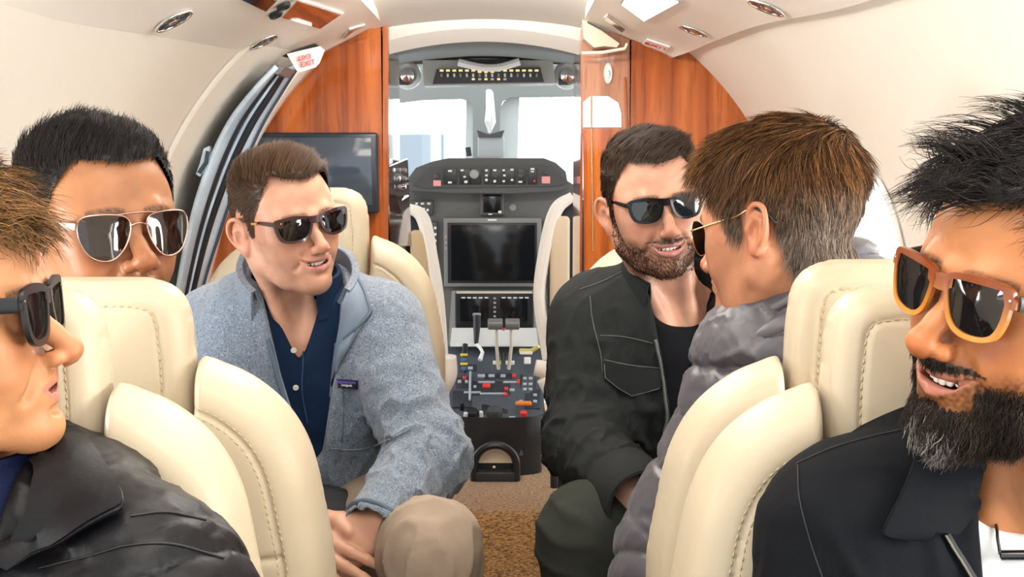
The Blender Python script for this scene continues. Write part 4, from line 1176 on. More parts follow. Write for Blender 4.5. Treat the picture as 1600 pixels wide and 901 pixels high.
def make_hair(name, V, Q, L, R, t, sc, mask, thick, comb, length, colors, n, parent, width=.00035, lift=.35, curl=.15, gravity=0.0, wave=0.0,
              seed=1, seg=5, tufts=.004, clump=60, clump_w=.5, cap_col=None, mat_name='hair', cap=True, root_in=.3):
    """Hair as one mesh: a soft under-layer raised off the scalp and individual strands.
    mask (per vertex 0..1), thick (per vertex, metres), comb(L) -> local directions, length(L) -> metres, colors(L, rnd) -> rgb."""
    r = np.random.default_rng(seed)
    N = vnormals(V, Q)
    keep = (mask[Q].min(1) > .02)
    Qk = Q[keep]; capk = mask[Qk].min(1) > .45
    ids = np.unique(Qk); remap = np.full(len(V), -1); remap[ids] = np.arange(len(ids))
    Qc = remap[Qk]; Vc = V[ids]; Nc = N[ids]; Lc = L[ids]; mk = mask[ids]
    th = thick[ids] if not np.isscalar(thick) else np.full(len(ids), thick)
    h = th * np.clip(mk, 0, 1) ** .5
    # combed grooves in the under-layer
    C = comb(Lc); C = C - (C * (Nc @ R)).sum(1)[:, None] * (Nc @ R); C /= np.linalg.norm(C, axis=1)[:, None] + 1e-9
    sideL = np.cross(C, Nc @ R)
    gro = waves((Lc + sideL * 0).T, 260, seed + 1) * .5 + waves(Lc.T, 90, seed + 2)
    Vc2 = Vc + Nc * (h * (1 + .16 * gro * np.clip(th / .006, 0, 1)))[:, None]
    Vcap = Vc + Nc * (h * .72 * (1 + .22 * gro * np.clip(th / .006, 0, 1)))[:, None]
    VV, QQ, CC = [], [], []
    off = 0
    if cap:
        VV.append(Vcap + Nc * .0002); QQ.append(Qc[capk])
        cc = colors(Lc, np.full(len(Lc), .25)) * .8 if cap_col is None else np.tile(cap_col, (len(Lc), 1)).astype(float)
        CC.append(cc); off = len(Vc2)
    p, f = sample_faces(Vc2, Qc, mk, n, r)
    q = Qc[f]
    Nn = Nc[q].mean(1); Ll = Lc[q].mean(1); thn = th[q].mean(1) * mk[q].mean(1)
    depth = r.uniform(0, 1, n) * root_in
    p = p - Nn * (thn * depth)[:, None]
    D = comb(Ll)
    Nl = Nn @ R
    D = D - (D * Nl).sum(1)[:, None] * Nl * .8
    D = D / (np.linalg.norm(D, axis=1)[:, None] + 1e-9)
    Dw = D @ R.T
    ln = length(Ll) * r.uniform(.55, 1.1, n) * sc
    lf = lift if np.isscalar(lift) else lift(Ll)[:, None]
    SV, SQ, root = strands(p, Nn, Dw, ln, width, seg, lf, curl, gravity, wave, seed, clump=clump, clump_w=clump_w)
    VV.append(SV); QQ.append(SQ + off); CC.append(colors(Ll, r.uniform(size=n))[root])
    me = raw_mesh(name, np.vstack(VV), np.vstack(QQ), np.vstack(CC))
    o = link(name, me, MATS[mat_name], parent)
    return o

mat('hair', rough=.38, spec=.28, attr='Col')
mat('skin', rough=.42, spec=.4, attr='Col', sss=.08, bump=.14, bump_scale=900, var=.05, var_scale=60)

def skin_colors(L, p, base, V=None):
    """Regional skin colour: redder cheeks, nose and ears, lips, shaved shadow of a beard."""
    base = np.asarray(base, float)
    n = len(L)
    x, y, z = L.T
    C = np.tile(base, (n, 1))
    red = np.exp(-((np.abs(x) - .042) ** 2 / .0004 + (z + .030) ** 2 / .0005)) * (y > .03) * .8
    red += np.exp(-(x ** 2 / .00025 + (z + .040) ** 2 / .0003)) * (y > .09) * .8
    red += (np.abs(x) > .072) * (np.abs(z + .012) < .04) * .6
    red = np.clip(red, 0, 1)[:, None]
    C = C * (1 - red * np.array([.04, .26, .30])) * (1 + .07 * waves(L.T, 70, 12) + .05 * waves(L.T, 260, 13))[:, None]
    st = p.get('stubble', 0)
    if st:
        b = np.clip((-.046 - .35 * np.clip(.05 - y, 0, 1) - z) / .012, 0, 1) * np.clip((y + .005) / .02, 0, 1)
        b *= 1 - np.exp(-((np.abs(x) - .040) ** 2 / .00016 + (z + .050) ** 2 / .0002)) * .9
        b *= np.clip((z + .150) / .02, 0, 1)
        nz = .75 + .25 * waves(L.T, 1500, 3)
        C = C * (1 - (b * st * nz)[:, None] * (1 - np.asarray(p.get('stubble_col', (.42, .36, .36)))))
    if p.get('must'):
        zm = z - MZ - p.get('lipz', 0); g_ = p.get('gap', 0)
        b = (np.abs(x) < .040) & (z <= -.0515 - .12 * np.abs(x)) & (zm >= -.0680 + 5.5 * x * x - .3 * np.clip(np.abs(x) - .022, 0, 1)) & (y > .07)
        C[b] = C[b] * p['must'] + np.array([.006, .004, .003])
    lm = lips_mask(L, p)[:, None]
    C = C * (1 - lm) + np.asarray(p.get('lip', (.52, .19, .15))) * lm
    mo = ((np.abs(x) < .024) & (y < .096) & (y > .06) & (np.abs(z - MZ - p.get('lipz', 0) + .077 + p.get('gap', 0) * .5) < .006 + p.get('gap', 0)) & (p.get('gap', 0) > 0))
    C[mo & (np.abs(x) < .02)] = (.10, .02, .02)
    # eyebrows
    bz = .0165 + .004 * np.clip(1 - ((np.abs(x) - .030) / .022) ** 2, -1, 1)
    bw = .85 * np.clip((.0050 - np.abs(z - bz)) / .0035, 0, 1) * (np.abs(x) > .011) * (np.abs(x) < .052) * (y > .06) * (.75 + .25 * waves(L.T * np.array([[1], [1], [2]]), 1200, 9))
    C = C * (1 - bw[:, None]) + np.asarray(p.get('brow_col', (.05, .03, .02))) * bw[:, None]
    return C

def teeth(name, R, t, sc, p, parent, n=8):
    """An upper row of separate tooth crowns behind the lips."""
    sm, g = p['smile'], p['gap']
    b = MB()
    for i in range(-n // 2, n // 2):
        u = (i + .5) * .0068
        w = .0034 if abs(i + .5) < 1 else .0030
        y = .0935 - .004 * sm * .5 - 16 * u * u
        hz = .0052 if abs(i + .5) < 1 else .0046
        c = np.array([u * .92, y - .0020 + MY + p.get('lipy', 0), MZ + p.get('lipz', 0) - .0752 - g * .35 + .0060 * sm * (u / .03) ** 2])
        b.ball(R @ (c * sc) + t, (.0001,) * 3, 3)
        a = math.atan(32 * u)
        Vv = []
        bb = MB(); bb.ball((0, 0, 0), (w, .0028, hz), 8)
        Vt = bb.V[0]
        Vt = np.sign(Vt) * np.abs(Vt / np.array([w, .0028, hz])) ** .6 * np.array([w, .0028, hz])
        Rz = np.array([[math.cos(a), math.sin(a), 0], [-math.sin(a), math.cos(a), 0], [0, 0, 1]])
        Vt = (Vt @ Rz.T + c) * sc
        b.n = b.n
        for k, fs in bb.F.items(): b.F.setdefault(k, []).extend([[i2 + b.n for i2 in f] for f in fs])
        b.V.append(Vt @ R.T + t); b.n += len(Vt)
    return b.build(name, mat('tooth', (.86, .80, .70), .25, spec=.5, sss=.1), parent, smooth=True)

def hand(S, wrist, knuckle, side, up, sc=1.0, curl=(.5, .5, .5, .5), thumb=(.3, .35), spread=.06, k=.004):
    """Right-handed description: fingers run from wrist to knuckle; side = direction of the thumb; up = back of the hand.
    curl: bend in radians per joint of each finger (index first)."""
    S.frame()
    f = unit(np.asarray(knuckle, float) - wrist); up = unit(np.asarray(up, float) - f * np.dot(up, f))
    sd = unit(np.cross(f, up)); sd = sd * np.sign(np.dot(sd, side) or 1)
    w = np.asarray(wrist, float)
    pl = .092 * sc
    S.cone(w, w + f * .03 * sc, .024 * sc, .030 * sc, .012, squash=(up, .68))
    for q, (s_, l_) in enumerate(((.026, 1.0), (.009, 1.04), (-.009, 1.0), (-.026, .92))):
        a = w + f * .018 * sc + sd * s_ * .6 * sc; b = w + f * pl * l_ + sd * s_ * sc + up * (.004 if q in (1, 2) else .001) * sc
        S.cone(a, b, .0150 * sc, .0120 * sc, .010)
    lens = ((.043, .026, .022), (.047, .030, .023), (.044, .028, .023), (.034, .021, .020))
    for q, (s_, l_) in enumerate(((.026, 1.0), (.009, 1.04), (-.009, 1.0), (-.026, .92))):
        pos = w + f * pl * l_ + sd * s_ * sc + up * (.004 if q in (1, 2) else .001) * sc
        d = unit(f + sd * spread * (1.5 - q) * .7)
        c = curl[q]; ang = c * .8
        pts = [pos - d * .006 * sc, pos]
        for z in range(3):
            dd = d * math.cos(ang) - up * math.sin(ang)
            pos = pos + dd * lens[q][z] * sc
            pts.append(pos)
            ang += c * (1.1 if z == 0 else .8)
        r = (np.array([.0098, .0100, .0088, .0080, .0068]) * (1.0 if q < 3 else .88)) * sc
        S.tube(pts, r, .003, inner=.003)
        last = unit(pts[-1] - pts[-2])
        nu = unit(up - last * np.dot(up, last))
    tb = w + f * .022 * sc + sd * .022 * sc - up * .004 * sc
    td = unit(f * .72 + sd * .62 - up * thumb[0])
    p1 = tb + td * .042 * sc
    td2 = unit(f * .95 + sd * (.30 - thumb[1]) - up * thumb[0] * .8)
    p2 = p1 + td2 * .034 * sc
    td3 = unit(f * 1.0 - sd * thumb[1] - up * thumb[0])
    p3 = p2 + td3 * .027 * sc
    S.tube([w + f * .012 * sc + sd * .012 * sc, tb, p1, p2, p3], np.array([.016, .0165, .0125, .0105, .0085]) * sc, .006, inner=.005)
# ================================================================ cabin seats
M_leather = mat('cream_leather', (.49, .412, .295), .38, spec=.4, bump=.06, bump_scale=500, var=.04, var_scale=12)
M_stitch = mat('tan_stitch', (.50, .38, .22), .7)
M_base = mat('seat_base', (.60, .53, .42), .5)

def poly_sdf(P, X, Z):
    """Signed distance to the closed polygon P (n,2), negative inside."""
    d = np.full(np.broadcast(X, Z).shape, 1e9); s = np.ones(d.shape)
    n = len(P)
    for i in range(n):
        a, b = P[i], P[i - 1]
        ex, ez = b - a; wx, wz = X - a[0], Z - a[1]
        t = np.clip((wx * ex + wz * ez) / (ex * ex + ez * ez + 1e-12), 0, 1)
        d = np.minimum(d, (wx - ex * t) ** 2 + (wz - ez * t) ** 2)
        c1 = Z >= a[1]; c2 = Z < b[1]; c3 = ex * wz > ez * wx
        fl = (c1 & c2 & c3) | (~c1 & ~c2 & ~c3)
        s = np.where(fl, -s, s)
    return s * np.sqrt(d)

def mirror_outline(half, n):
    h = spline(half, n)
    return np.vstack([h, (h * [-1, 1])[::-1]])

def pad(outline, T0, bev, seam, y_sag, h=.003, groove=.0030, power=2.4, full=None, cross=None):
    """A stuffed leather pad: rounded edge band, stitched groove at the seam, softly domed middle."""
    lo = outline.min(0) - .012; hi = outline.max(0) + .012
    ym = T0 + max(0, y_sag(1.0)) + .05
    xs, ys, zs = np.arange(lo[0], hi[0], h), np.arange(-ym, ym, h), np.arange(lo[1], hi[1], h)
    S = Sculpt(xs, ys, zs)
    X, Z = np.meshgrid(xs, zs, indexing='ij')
    d2 = poly_sdf(outline, X, Z); s = np.maximum(-d2, 0)
    if full is not None: s0 = s; s = np.maximum(-poly_sdf(full, X, Z), 0)
    u = np.clip(s / bev, 0, 1)
    T = T0 * (1 - (1 - u) ** power) ** (1 / power)
    if full is not None: T = T * (1 - (1 - np.clip(s0 / .014, 0, 1)) ** 2.2) ** (1 / 2.2)
    T = T - groove * np.exp(-((s - seam) / .0022) ** 2) + .008 * np.clip((s - seam) / .08, 0, 1) ** .7
    if cross: T = T - .0045 * np.exp(-((Z - cross - .25 * X * X) / .0035) ** 2) * (s > seam)
    T = T + .0012 * waves((X * 1, Z * 0, Z), 28, 4) * np.clip(s / .03, 0, 1)
    F = np.maximum(np.abs(ys[None, :, None]) - T[:, None, :], d2[:, None, :])
    G = np.abs(ys[None, :, None]) - T[:, None, :]
    S.F = np.where(d2[:, None, :] < 0, G * .75, np.sqrt(np.maximum(np.abs(ys[None, :, None]) - 0, 0) ** 2 + d2[:, None, :] ** 2)).astype(np.float32)
    V, Q = S.mesh(1)
    V[:, 1] += y_sag(V[:, 2])
    return V, Q, (outline, T0, seam)

def stitches(V, N, outline, seam, offs=(-.0045, .0045), dash=.0052, gap=.0030, y_of=None, skip=None):
    """Dashes of thread laid along the seam on both faces of the pad."""
    from mathutils.kdtree import KDTree
    P = outline; T = np.roll(P, -1, 0) - np.roll(P, 1, 0); T /= np.linalg.norm(T, axis=1)[:, None] + 1e-9
    nrm = np.stack([T[:, 1], -T[:, 0]], 1)
    if poly_sdf(P, np.array([P[5, 0] + nrm[5, 0] * .01]), np.array([P[5, 1] + nrm[5, 1] * .01]))[0] > 0: nrm = -nrm
    bs = {-1: MB(), 1: MB()}
    for o in offs:
        C = P + nrm * (seam + o)
        ok = poly_sdf(P, C[:, 0], C[:, 1]) < -(seam + o) * .93
        L = np.concatenate([[0], np.cumsum(np.linalg.norm(np.diff(C, axis=0), axis=1))])
        for side in (-1, 1):
            b = bs[side]
            sel = V[:, 1] * side > (y_of(V[:, 2]) * side if y_of else 0)
            Vs, Ns = V[sel], N[sel]
            kd = KDTree(len(Vs))
            for i, v in enumerate(Vs): kd.insert((v[0], 0, v[2]), i)
            kd.balance()
            q = 0.0
            while q < L[-1]:
                a = np.array([np.interp(q, L, C[:, 0]), np.interp(q, L, C[:, 1])]); e = np.array([np.interp(q + dash, L, C[:, 0]), np.interp(q + dash, L, C[:, 1])])
                k = min(int(np.searchsorted(L, q)), len(ok) - 1)
                if ok[k] and not (skip and skip(a)):
                    pts = []
                    for c in (a, e):
                        _, i, _ = kd.find((c[0], 0, c[1])); pts.append(np.array([c[0], Vs[i][1], c[1]]) + Ns[i] * .0004)
                    b.tube([pts[0], (pts[0] + pts[1]) / 2 + [0, side * .0005, 0], pts[1]], [.0004, .0008, .0004], 5)
                q += dash + gap
    return bs

def sag_back(z): return -.03 * (z - .60)
BACK = [(.002, .772), (.060, .772), (.090, .776), (.099, .79), (.1005, .84), (.104, .856), (.120, .852), (.155, .836), (.193, .803), (.219, .756), (.233, .690), (.242, .620), (.240, .50), (.232, .38), (.205, .335), (.12, .325), (.002, .325)]
HEAD = [(.002, .950), (.045, .949), (.074, .940), (.090, .918), (.095, .880), (.0965, .840), (.0955, .800), (.092, .775), (.080, .765), (.002, .765)]
CUSH = [(.002, .26), (.15, .26), (.215, .25), (.232, .22), (.236, .0), (.225, -.19), (.19, -.215), (.002, -.215)]
seat_parts = {}
def seat_meshes():
    ob = mirror_outline(BACK, 70); oh = mirror_outline(HEAD, 40); oc = mirror_outline(CUSH, 40)
    of = mirror_outline([(.002, .872), (.060, .868), (.104, .858)] + BACK[6:], 70)
    V, Q, _ = pad(ob, .056, .050, .046, sag_back, full=of, cross=.640); N = vnormals(V, Q)
    sp = raw_mesh('backrest', V, Q)
    st = stitches(V, N, of, .046, y_of=sag_back, skip=lambda a: a[1] < .36 or abs(a[0]) < .106)
    V2, Q2, _ = pad(oh, .036, .034, .028, sag_back); N2 = vnormals(V2, Q2)
    hp = raw_mesh('headrest', V2, Q2)
    st2 = stitches(V2, N2, oh, .028, offs=(.0,), y_of=sag_back, skip=lambda a: a[1] < .785)
    V3, Q3, _ = pad(oc, .060, .045, .042, lambda z: z * 0, h=.006)
    V3 = np.stack([V3[:, 0], V3[:, 2] + .25, V3[:, 1] + .30], 1); Q3 = Q3[:, ::-1]
    cp = raw_mesh('seat_cushion', V3, Q3)
    return sp, st, hp, st2, cp
def make_seat(label, loc, rz, raise_=0.0, scale=1.0, hr=0.0, group='cream leather cabin seats'):
    global seat_parts
    root = empty('cabin_seat', loc); root.rotation_euler = (0, 0, rz); tag(root, label, 'seat', group)
    root.scale = (scale,) * 3
    if not seat_parts:
        sp, st, hp, st2, cp = seat_meshes()
        def loc_(name, me, m, par):
            o = bpy.data.objects.new(name, me); COL.objects.link(o); me.materials.append(m); o.parent = par
            me.polygons.foreach_set('use_smooth', np.ones(len(me.polygons), dtype=bool)); return o
        b = loc_('backrest', sp, M_leather, root)
        h = loc_('headrest', hp, M_leather, root)
        c = loc_('seat_cushion', cp, M_leather, root)
        sx = {}
        for k_, s_, par in (('s1', st[-1], b), ('s2', st2[-1], h), ('s3', st[1], b), ('s4', st2[1], h)):
            sx[k_] = loc_('stitching', raw_mesh('stitching', np.vstack(s_.V), [np.array(f) for f in s_.F.values()]), M_stitch, par)
        g = MB(); g.box((0, .24, .14), (.36, .40, .20), bev=.02); g.box((0, .22, -.03), (.24, .30, .15), bev=.01)
        me = raw_mesh('seat_base', np.vstack(g.V), [np.array(f) for f in g.F.values()]); q = loc_('seat_base', me, M_base, root)
        # crease where the lower back cushion starts
        seat_parts = dict(b=b, h=h, c=c, q=q, **sx)
        out = seat_parts
    else:
        out = {}
        for k in ('b', 'h', 'c', 'q'):
            o = seat_parts[k].copy(); COL.objects.link(o); o.parent = root; out[k] = o
        for k, p in (('s1', 'b'), ('s2', 'h'), ('s3', 'b'), ('s4', 'h')):
            o = seat_parts[k].copy(); COL.objects.link(o); o.parent = out[p]; out[k] = o
    for k in ('b', 'c'): out[k].location = (0, 0, raise_)
    out['q'].location = (0, 0, (-.10 - loc[2]) / scale + .105)
    out['h'].location = (0, 0, raise_ + hr)
    return root
# ================================================================ the six cabin seats
make_seat('cream leather seat behind the man in blue fleece, facing aft by the left bulkhead', (-.372, 2.22, 0), PI, .07, 1.0, 0, 'cream leather cabin seats')
make_seat('cream leather seat behind the bearded man in the black shirt jacket', (.345, 2.22, 0), PI, .06, 1.0)
make_seat('cream leather seat whose back hides the chin of the black haired man', (-.437, 1.235, 0), 0, hr=-.007)
make_seat('cream leather seat in front of the man in the grey puffer', (.390, 1.235, 0), 0, hr=.012)
make_seat('cream leather seat behind the fair haired man in the black puffer', (-.476, 1.065, 0), PI)
make_seat('cream leather seat behind the grinning man in the black jacket', (.388, 1.065, 0), PI)
# ================================================================ the six men
def fr(yaw, lean=0.0, roll=0.0): return face_frame(yaw, -lean, roll)

def gridfor(pts, pad_, h):
    P = np.array(pts); lo, hi = P.min(0) - pad_, P.max(0) + pad_
    return [np.arange(lo[i], hi[i], h) for i in range(3)]

class Man:
    """Collects a man's joints; the torso frame has its origin at the neck's base, axes right, front, up."""
    def __init__(s, eye, eyeY, hyaw, hpitch, hroll, hsc, p, skin, neck, neckY, tyaw, tlean, troll=0.0):
        s.R = face_frame(hyaw, hpitch, hroll); s.sc = hsc; s.p = p; s.skin = skin
        s.c = at(*eye, eyeY) - s.R @ np.array([0, .088, 0]) * hsc
        s.T = fr(tyaw, tlean, troll); s.n = at(*neck, neckY)
        s.J = {}; s.hands = []
    def t(s, x, y, z): return s.n + s.T @ np.array([x, y, z])
    def h(s, x, y, z): return s.c + s.R @ np.array([x, y, z]) * s.sc
    def trunk_rings(s, g, zs=(-.005, -.05, -.10, -.17, -.28, -.40, -.52), bend=0.0):
        rs = ((.075, .070), (.150, .092), (.176, .110), (.182, .122), (.172, .122), (.165, .122), (.172, .125))
        return [(s.t(0, -.02 - bend * (z + .0) ** 2, z), s.T[:, 0], s.T[:, 1], a + g, b + g) for z, (a, b) in zip(zs, rs)]

def build_body(m, label, hand_boxes=(), fine=.0017, legs=True, arms=True):
    J = m.J
    allp = [m.c] + list(J.values()) + [m.t(0, 0, -.5)]
    P = np.array(allp); lo, hi = P.min(0) - .17, P.max(0) + .17
    axs = []
    for i in range(3):
        f = [(m.c[i] - .128 - .02 * (i == 2), m.c[i] + .128, fine)] + [(b[i] - .075, b[i] + .075, .0022) for b in hand_boxes]
        axs.append(axis_grid(lo[i], hi[i], .009, f))
    S = Sculpt(*axs)
    sculpt_head(S, m.R, m.c, m.sc, m.p)
    S.frame()
    nk = m.p.get('neck', 1.0)
    S.cone(m.h(0, -.022, -.055), m.t(0, -.03, -.02), .050 * m.sc * nk, .056 * nk, .022)
    for x in (-1, 1):
        S.cone(m.h(x * .055, -.012, -.055), m.t(x * .02, .055, -.035), .013, .011, .022)
    S.trunk(m.trunk_rings(-.012, (-.035, -.06, -.10, -.17, -.28, -.40, -.52)), .03)
    for x, k in ((1, 'R'), (-1, 'L')):
        S.cone(m.t(x * .05, -.035, -.045), J['sh' + k], .036, .046, .03)
        if arms:
            S.cone(J['sh' + k], J['el' + k], .052, .042, .03)
            S.cone(J['el' + k], J['wr' + k], .041, .027, .015)
        if legs:
            S.cone(J['hip' + k], J['kn' + k], .078, .056, .04)
            S.cone(J['kn' + k], J['an' + k], .054, .036, .02)
            S.cone(J['an' + k], J['an' + k] + np.array([*(m.T[:2, 1] * .16), -.03]), .035, .030, .02)
    for a in m.hands: hand(S, *a[0], **a[1])
    V, Q = S.mesh(1)
    L = (V - m.c) @ m.R / m.sc
    m.skin = tuple(np.array(m.skin) * np.array([.86, .80, .76]))
    C = skin_colors(L, m.p, m.skin)
    far = (np.abs(L) > .2).any(1)
    C[far] = m.skin
    root = link('person', raw_mesh('person', V, Q, C), MATS['skin'])
    tag(root, label, 'person')
    hd = (L[:, 2] > -.20) & (np.abs(L[:, 0]) < .12) & (np.abs(L[:, 1]) < .16)
    # the head's own faces, for hair
    qk = hd[Q].all(1); ids = np.unique(Q[qk]); mp = np.full(len(V), -1); mp[ids] = np.arange(len(ids))
    m.root, m.HV, m.HQ, m.HL = root, V[ids], mp[Q[qk]], L[ids]
    if m.p.get('gap'): teeth('teeth', m.R, m.c, m.sc, m.p, root, m.p.get('nteeth', 8))
    return root

def folds(m_amp, freq, seed, dirn, stretch=3.0):
    """Cloth wrinkles: waves squeezed along dirn so ridges run across it."""
    d = unit(dirn)
    def f(P):
        q = P[0] * d[0] + P[1] * d[1] + P[2] * d[2]
        W_ = [(P[i] - q * d[i]) / stretch + q * d[i] for i in range(3)]
        w = waves(W_, freq, seed, 6)
        return -m_amp * (1 - np.abs(np.clip(w, -1, 1))) ** 1.5 * 1.6 + m_amp * .5
    return f

def crease(amp, freq, seed, centers=(), rad=.10, base=.25, dirs=None):
    """Sharp cloth creases: thin raised ridges, strongest round the given joints and running across dirs."""
    def f(P):
        wgt = base
        for c in centers:
            wgt = wgt + np.exp(-((P[0] - c[0]) ** 2 + (P[1] - c[1]) ** 2 + (P[2] - c[2]) ** 2) / rad ** 2)
        wgt = np.minimum(wgt, 1.15)
        out = 0
        for o, (fq, a) in enumerate(((freq * 3.0, 1.0), (freq * 5.5, .40))):
            Q = P
            if dirs is not None:
                d = unit(dirs); q = P[0] * d[0] + P[1] * d[1] + P[2] * d[2]
                Q = [(P[i] - q * d[i]) * .35 + q * d[i] for i in range(3)]
            w = waves(Q, fq, seed + o * 17, 5) + .35 * waves(P, fq * .5, seed + 3 + o)
            out = out + a * (np.exp(-(w / .30) ** 2) - .35)
        return -amp * out * wgt
    return f

def sleeve(S, a, b, c, ra, rb, rc, k=.02, puff=0.0, n=(6, 5), seed=1, wr=.0, k0=None):
    """Upper arm a-b and forearm b-c; puff: quilted baffles, wr: wrinkles gathering at the elbow and cuff."""
    d1, d2 = unit(b - a), unit(c - b)
    def disp(n_, sd, gather):
        def f(t, X, Y, Z):
            out = 0
            if puff:
                ph = t * n_ + .10 * waves((X, Y, Z), 25, sd + 3)
                s = np.abs(np.sin(PI * ph))
                out = out + puff * (.75 * s ** .45 + .4 * (1 - np.exp(-(s / .16) ** 2)) - .8) + puff * .30 * np.exp(-(waves((X, Y, Z), 120, sd, 5) / .3) ** 2) * (1.2 - s)
            if wr:
                q = t * gather
                amp = wr * (.35 + .65 * np.exp(-((t - (1 if gather > 0 else 0)) / .35) ** 2))
                w = waves((X, Y, Z), 70, sd, 6) + np.sin(2 * PI * (t * 5.2 + .30 * waves((X, Y, Z), 34, sd + 9)))
                out = out + amp * (np.clip(w * .6, -1, 1))
            return out
        return f
    S.cone(a, b, ra, rb, k if k0 is None else k0, disp=disp(n[0], seed, 1) if (puff or wr) else None)
    S.cone(b, c, rb, rc, k, disp=disp(n[1], seed + 50, -1) if (puff or wr) else None)

def cloth_obj(S, name, m, man, label=None, smooth=1, col=None):
    V, Q = S.mesh(smooth)
    o = link(name, raw_mesh(name, V, Q), m, man.root)
    if label: o['label'] = label
    return o, V, Q

def ray_to(S_V, S_kd, p): return S_kd.find(p)

def strip(man, pts, r, name, m, parent, flat=1.0, n=8):
    g = MB(); g.tube(spline(pts, max(12, 8 * len(pts))), r, n, flat=flat); return g.build(name, m, parent, smooth=True)

def kd_of(V):
    from mathutils.kdtree import KDTree
    kd = KDTree(len(V))
    for i, v in enumerate(V): kd.insert(v, i)
    kd.balance(); return kd

def snap(kd, V, N, pts, off):
    out = []
    for p in pts:
        _, i, _ = kd.find(p); out.append(V[i] + N[i] * off)
    return np.array(out)

def patch(sj, A, B, name, mt, parent, off=.006, thick=.004, n=26, k=7):
    """A flat-lying piece of cloth (collar leaf, lapel) following the garment between two sight-line curves."""
    A, B = spline(A, n), spline(B, n)
    G = []
    for a, b in zip(A, B):
        row = [sj.px(*(a + (b - a) * t), off + .003 * math.sin(PI * t)) for t in np.linspace(0, 1, k)]
        good = [i for i, q in enumerate(row) if q is not None]
        if len(good) < 2: continue
        dep = [row[i][1] for i in good]
        y0 = np.median(dep)
        row = [row[i] if row[i] is not None and abs(row[i][1] - y0) < .06 else at(*(a + (b - a) * i / (k - 1)), y0) for i in range(k)]
        G.append(row)
    if len(G) < 3: return None
    G = np.array(G)
    for _ in range(2):
        H = G.copy(); H[1:-1] = (G[:-2] + 2 * G[1:-1] + G[2:]) / 4; G = H
    g = MB(); g.grid(G, thick=thick); o = g.build(name, mt, parent, smooth=False, sharp=50)
    e = MB(); e.tube(np.vstack([G[:, 0]]), .0018, 6); e.build('edge_stitch', mt, o, smooth=True)
    return o

class Surf:
    """Finds where the camera's line of sight through a pixel meets a garment, so seams, pockets and badges lie on the cloth."""
    def __init__(s, V, Q):
        from mathutils.bvhtree import BVHTree
        s.t = BVHTree.FromPolygons([tuple(v) for v in V], [tuple(int(i) for i in q) for q in Q])
    def px(s, x, y, off=.001, fallback=None):
        d = at(x, y, 1.0) - np.array([0, 0, CAMZ]); d = unit(d)
        h = s.t.ray_cast(Vector((0, 0, CAMZ)), Vector(d), 6.0)
        if h[0] is None: return None
        n = np.array(h[1]); n = n if n @ d < 0 else -n
        return np.array(h[0]) + n * off
    def path(s, pix, off=.001, n=None):
        if n: pix = spline(pix, n)
        return [q for q in (s.px(x, y, off) for x, y in pix) if q is not None]

# ---------------------------------------------------------------- sunglasses
LENS_WAY = [(.0095, .0130), (.0150, .0160), (.0300, .0175), (.0480, .0178), (.0570, .0168), (.0598, .0110), (.0582, -.0050), (.0525, -.0175), (.0400, -.0220), (.0250, -.0212), (.0155, -.0140), (.0100, .0010)]
LENS_AVI = [(.0100, .0090), (.0180, .0150), (.0380, .0170), (.0560, .0150), (.0620, .0060), (.0610, -.0080), (.0530, -.0240), (.0400, -.0310), (.0270, -.0290), (.0165, -.0180), (.0105, -.0030)]
LENS_RND = [(.0110, .0060), (.0190, .0170), (.0340, .0215), (.0490, .0175), (.0565, .0040), (.0545, -.0100), (.0450, -.0210), (.0330, -.0240), (.0200, -.0195), (.0120, -.0080)]
def lens_mat(name, c, refl=.055):
    """Coated dark lens: a black body under a weak even mirror."""
    m = bpy.data.materials.new(name); m.use_nodes = True
    N, L = m.node_tree.nodes, m.node_tree.links; N.remove(N['Principled BSDF'])
    d = N.new('ShaderNodeBsdfDiffuse'); d.inputs[0].default_value = (*c, 1)
    g = N.new('ShaderNodeBsdfGlossy'); g.inputs['Roughness'].default_value = .04; g.inputs[0].default_value = (1, .97, .95, 1)
    x = N.new('ShaderNodeMixShader'); x.inputs[0].default_value = refl
    L.new(d.outputs[0], x.inputs[1]); L.new(g.outputs[0], x.inputs[2]); L.new(x.outputs[0], N['Material Output'].inputs[0])
    MATS[name] = m; return m
M_lens = lens_mat('dark_lens', (.006, .005, .005), .045)
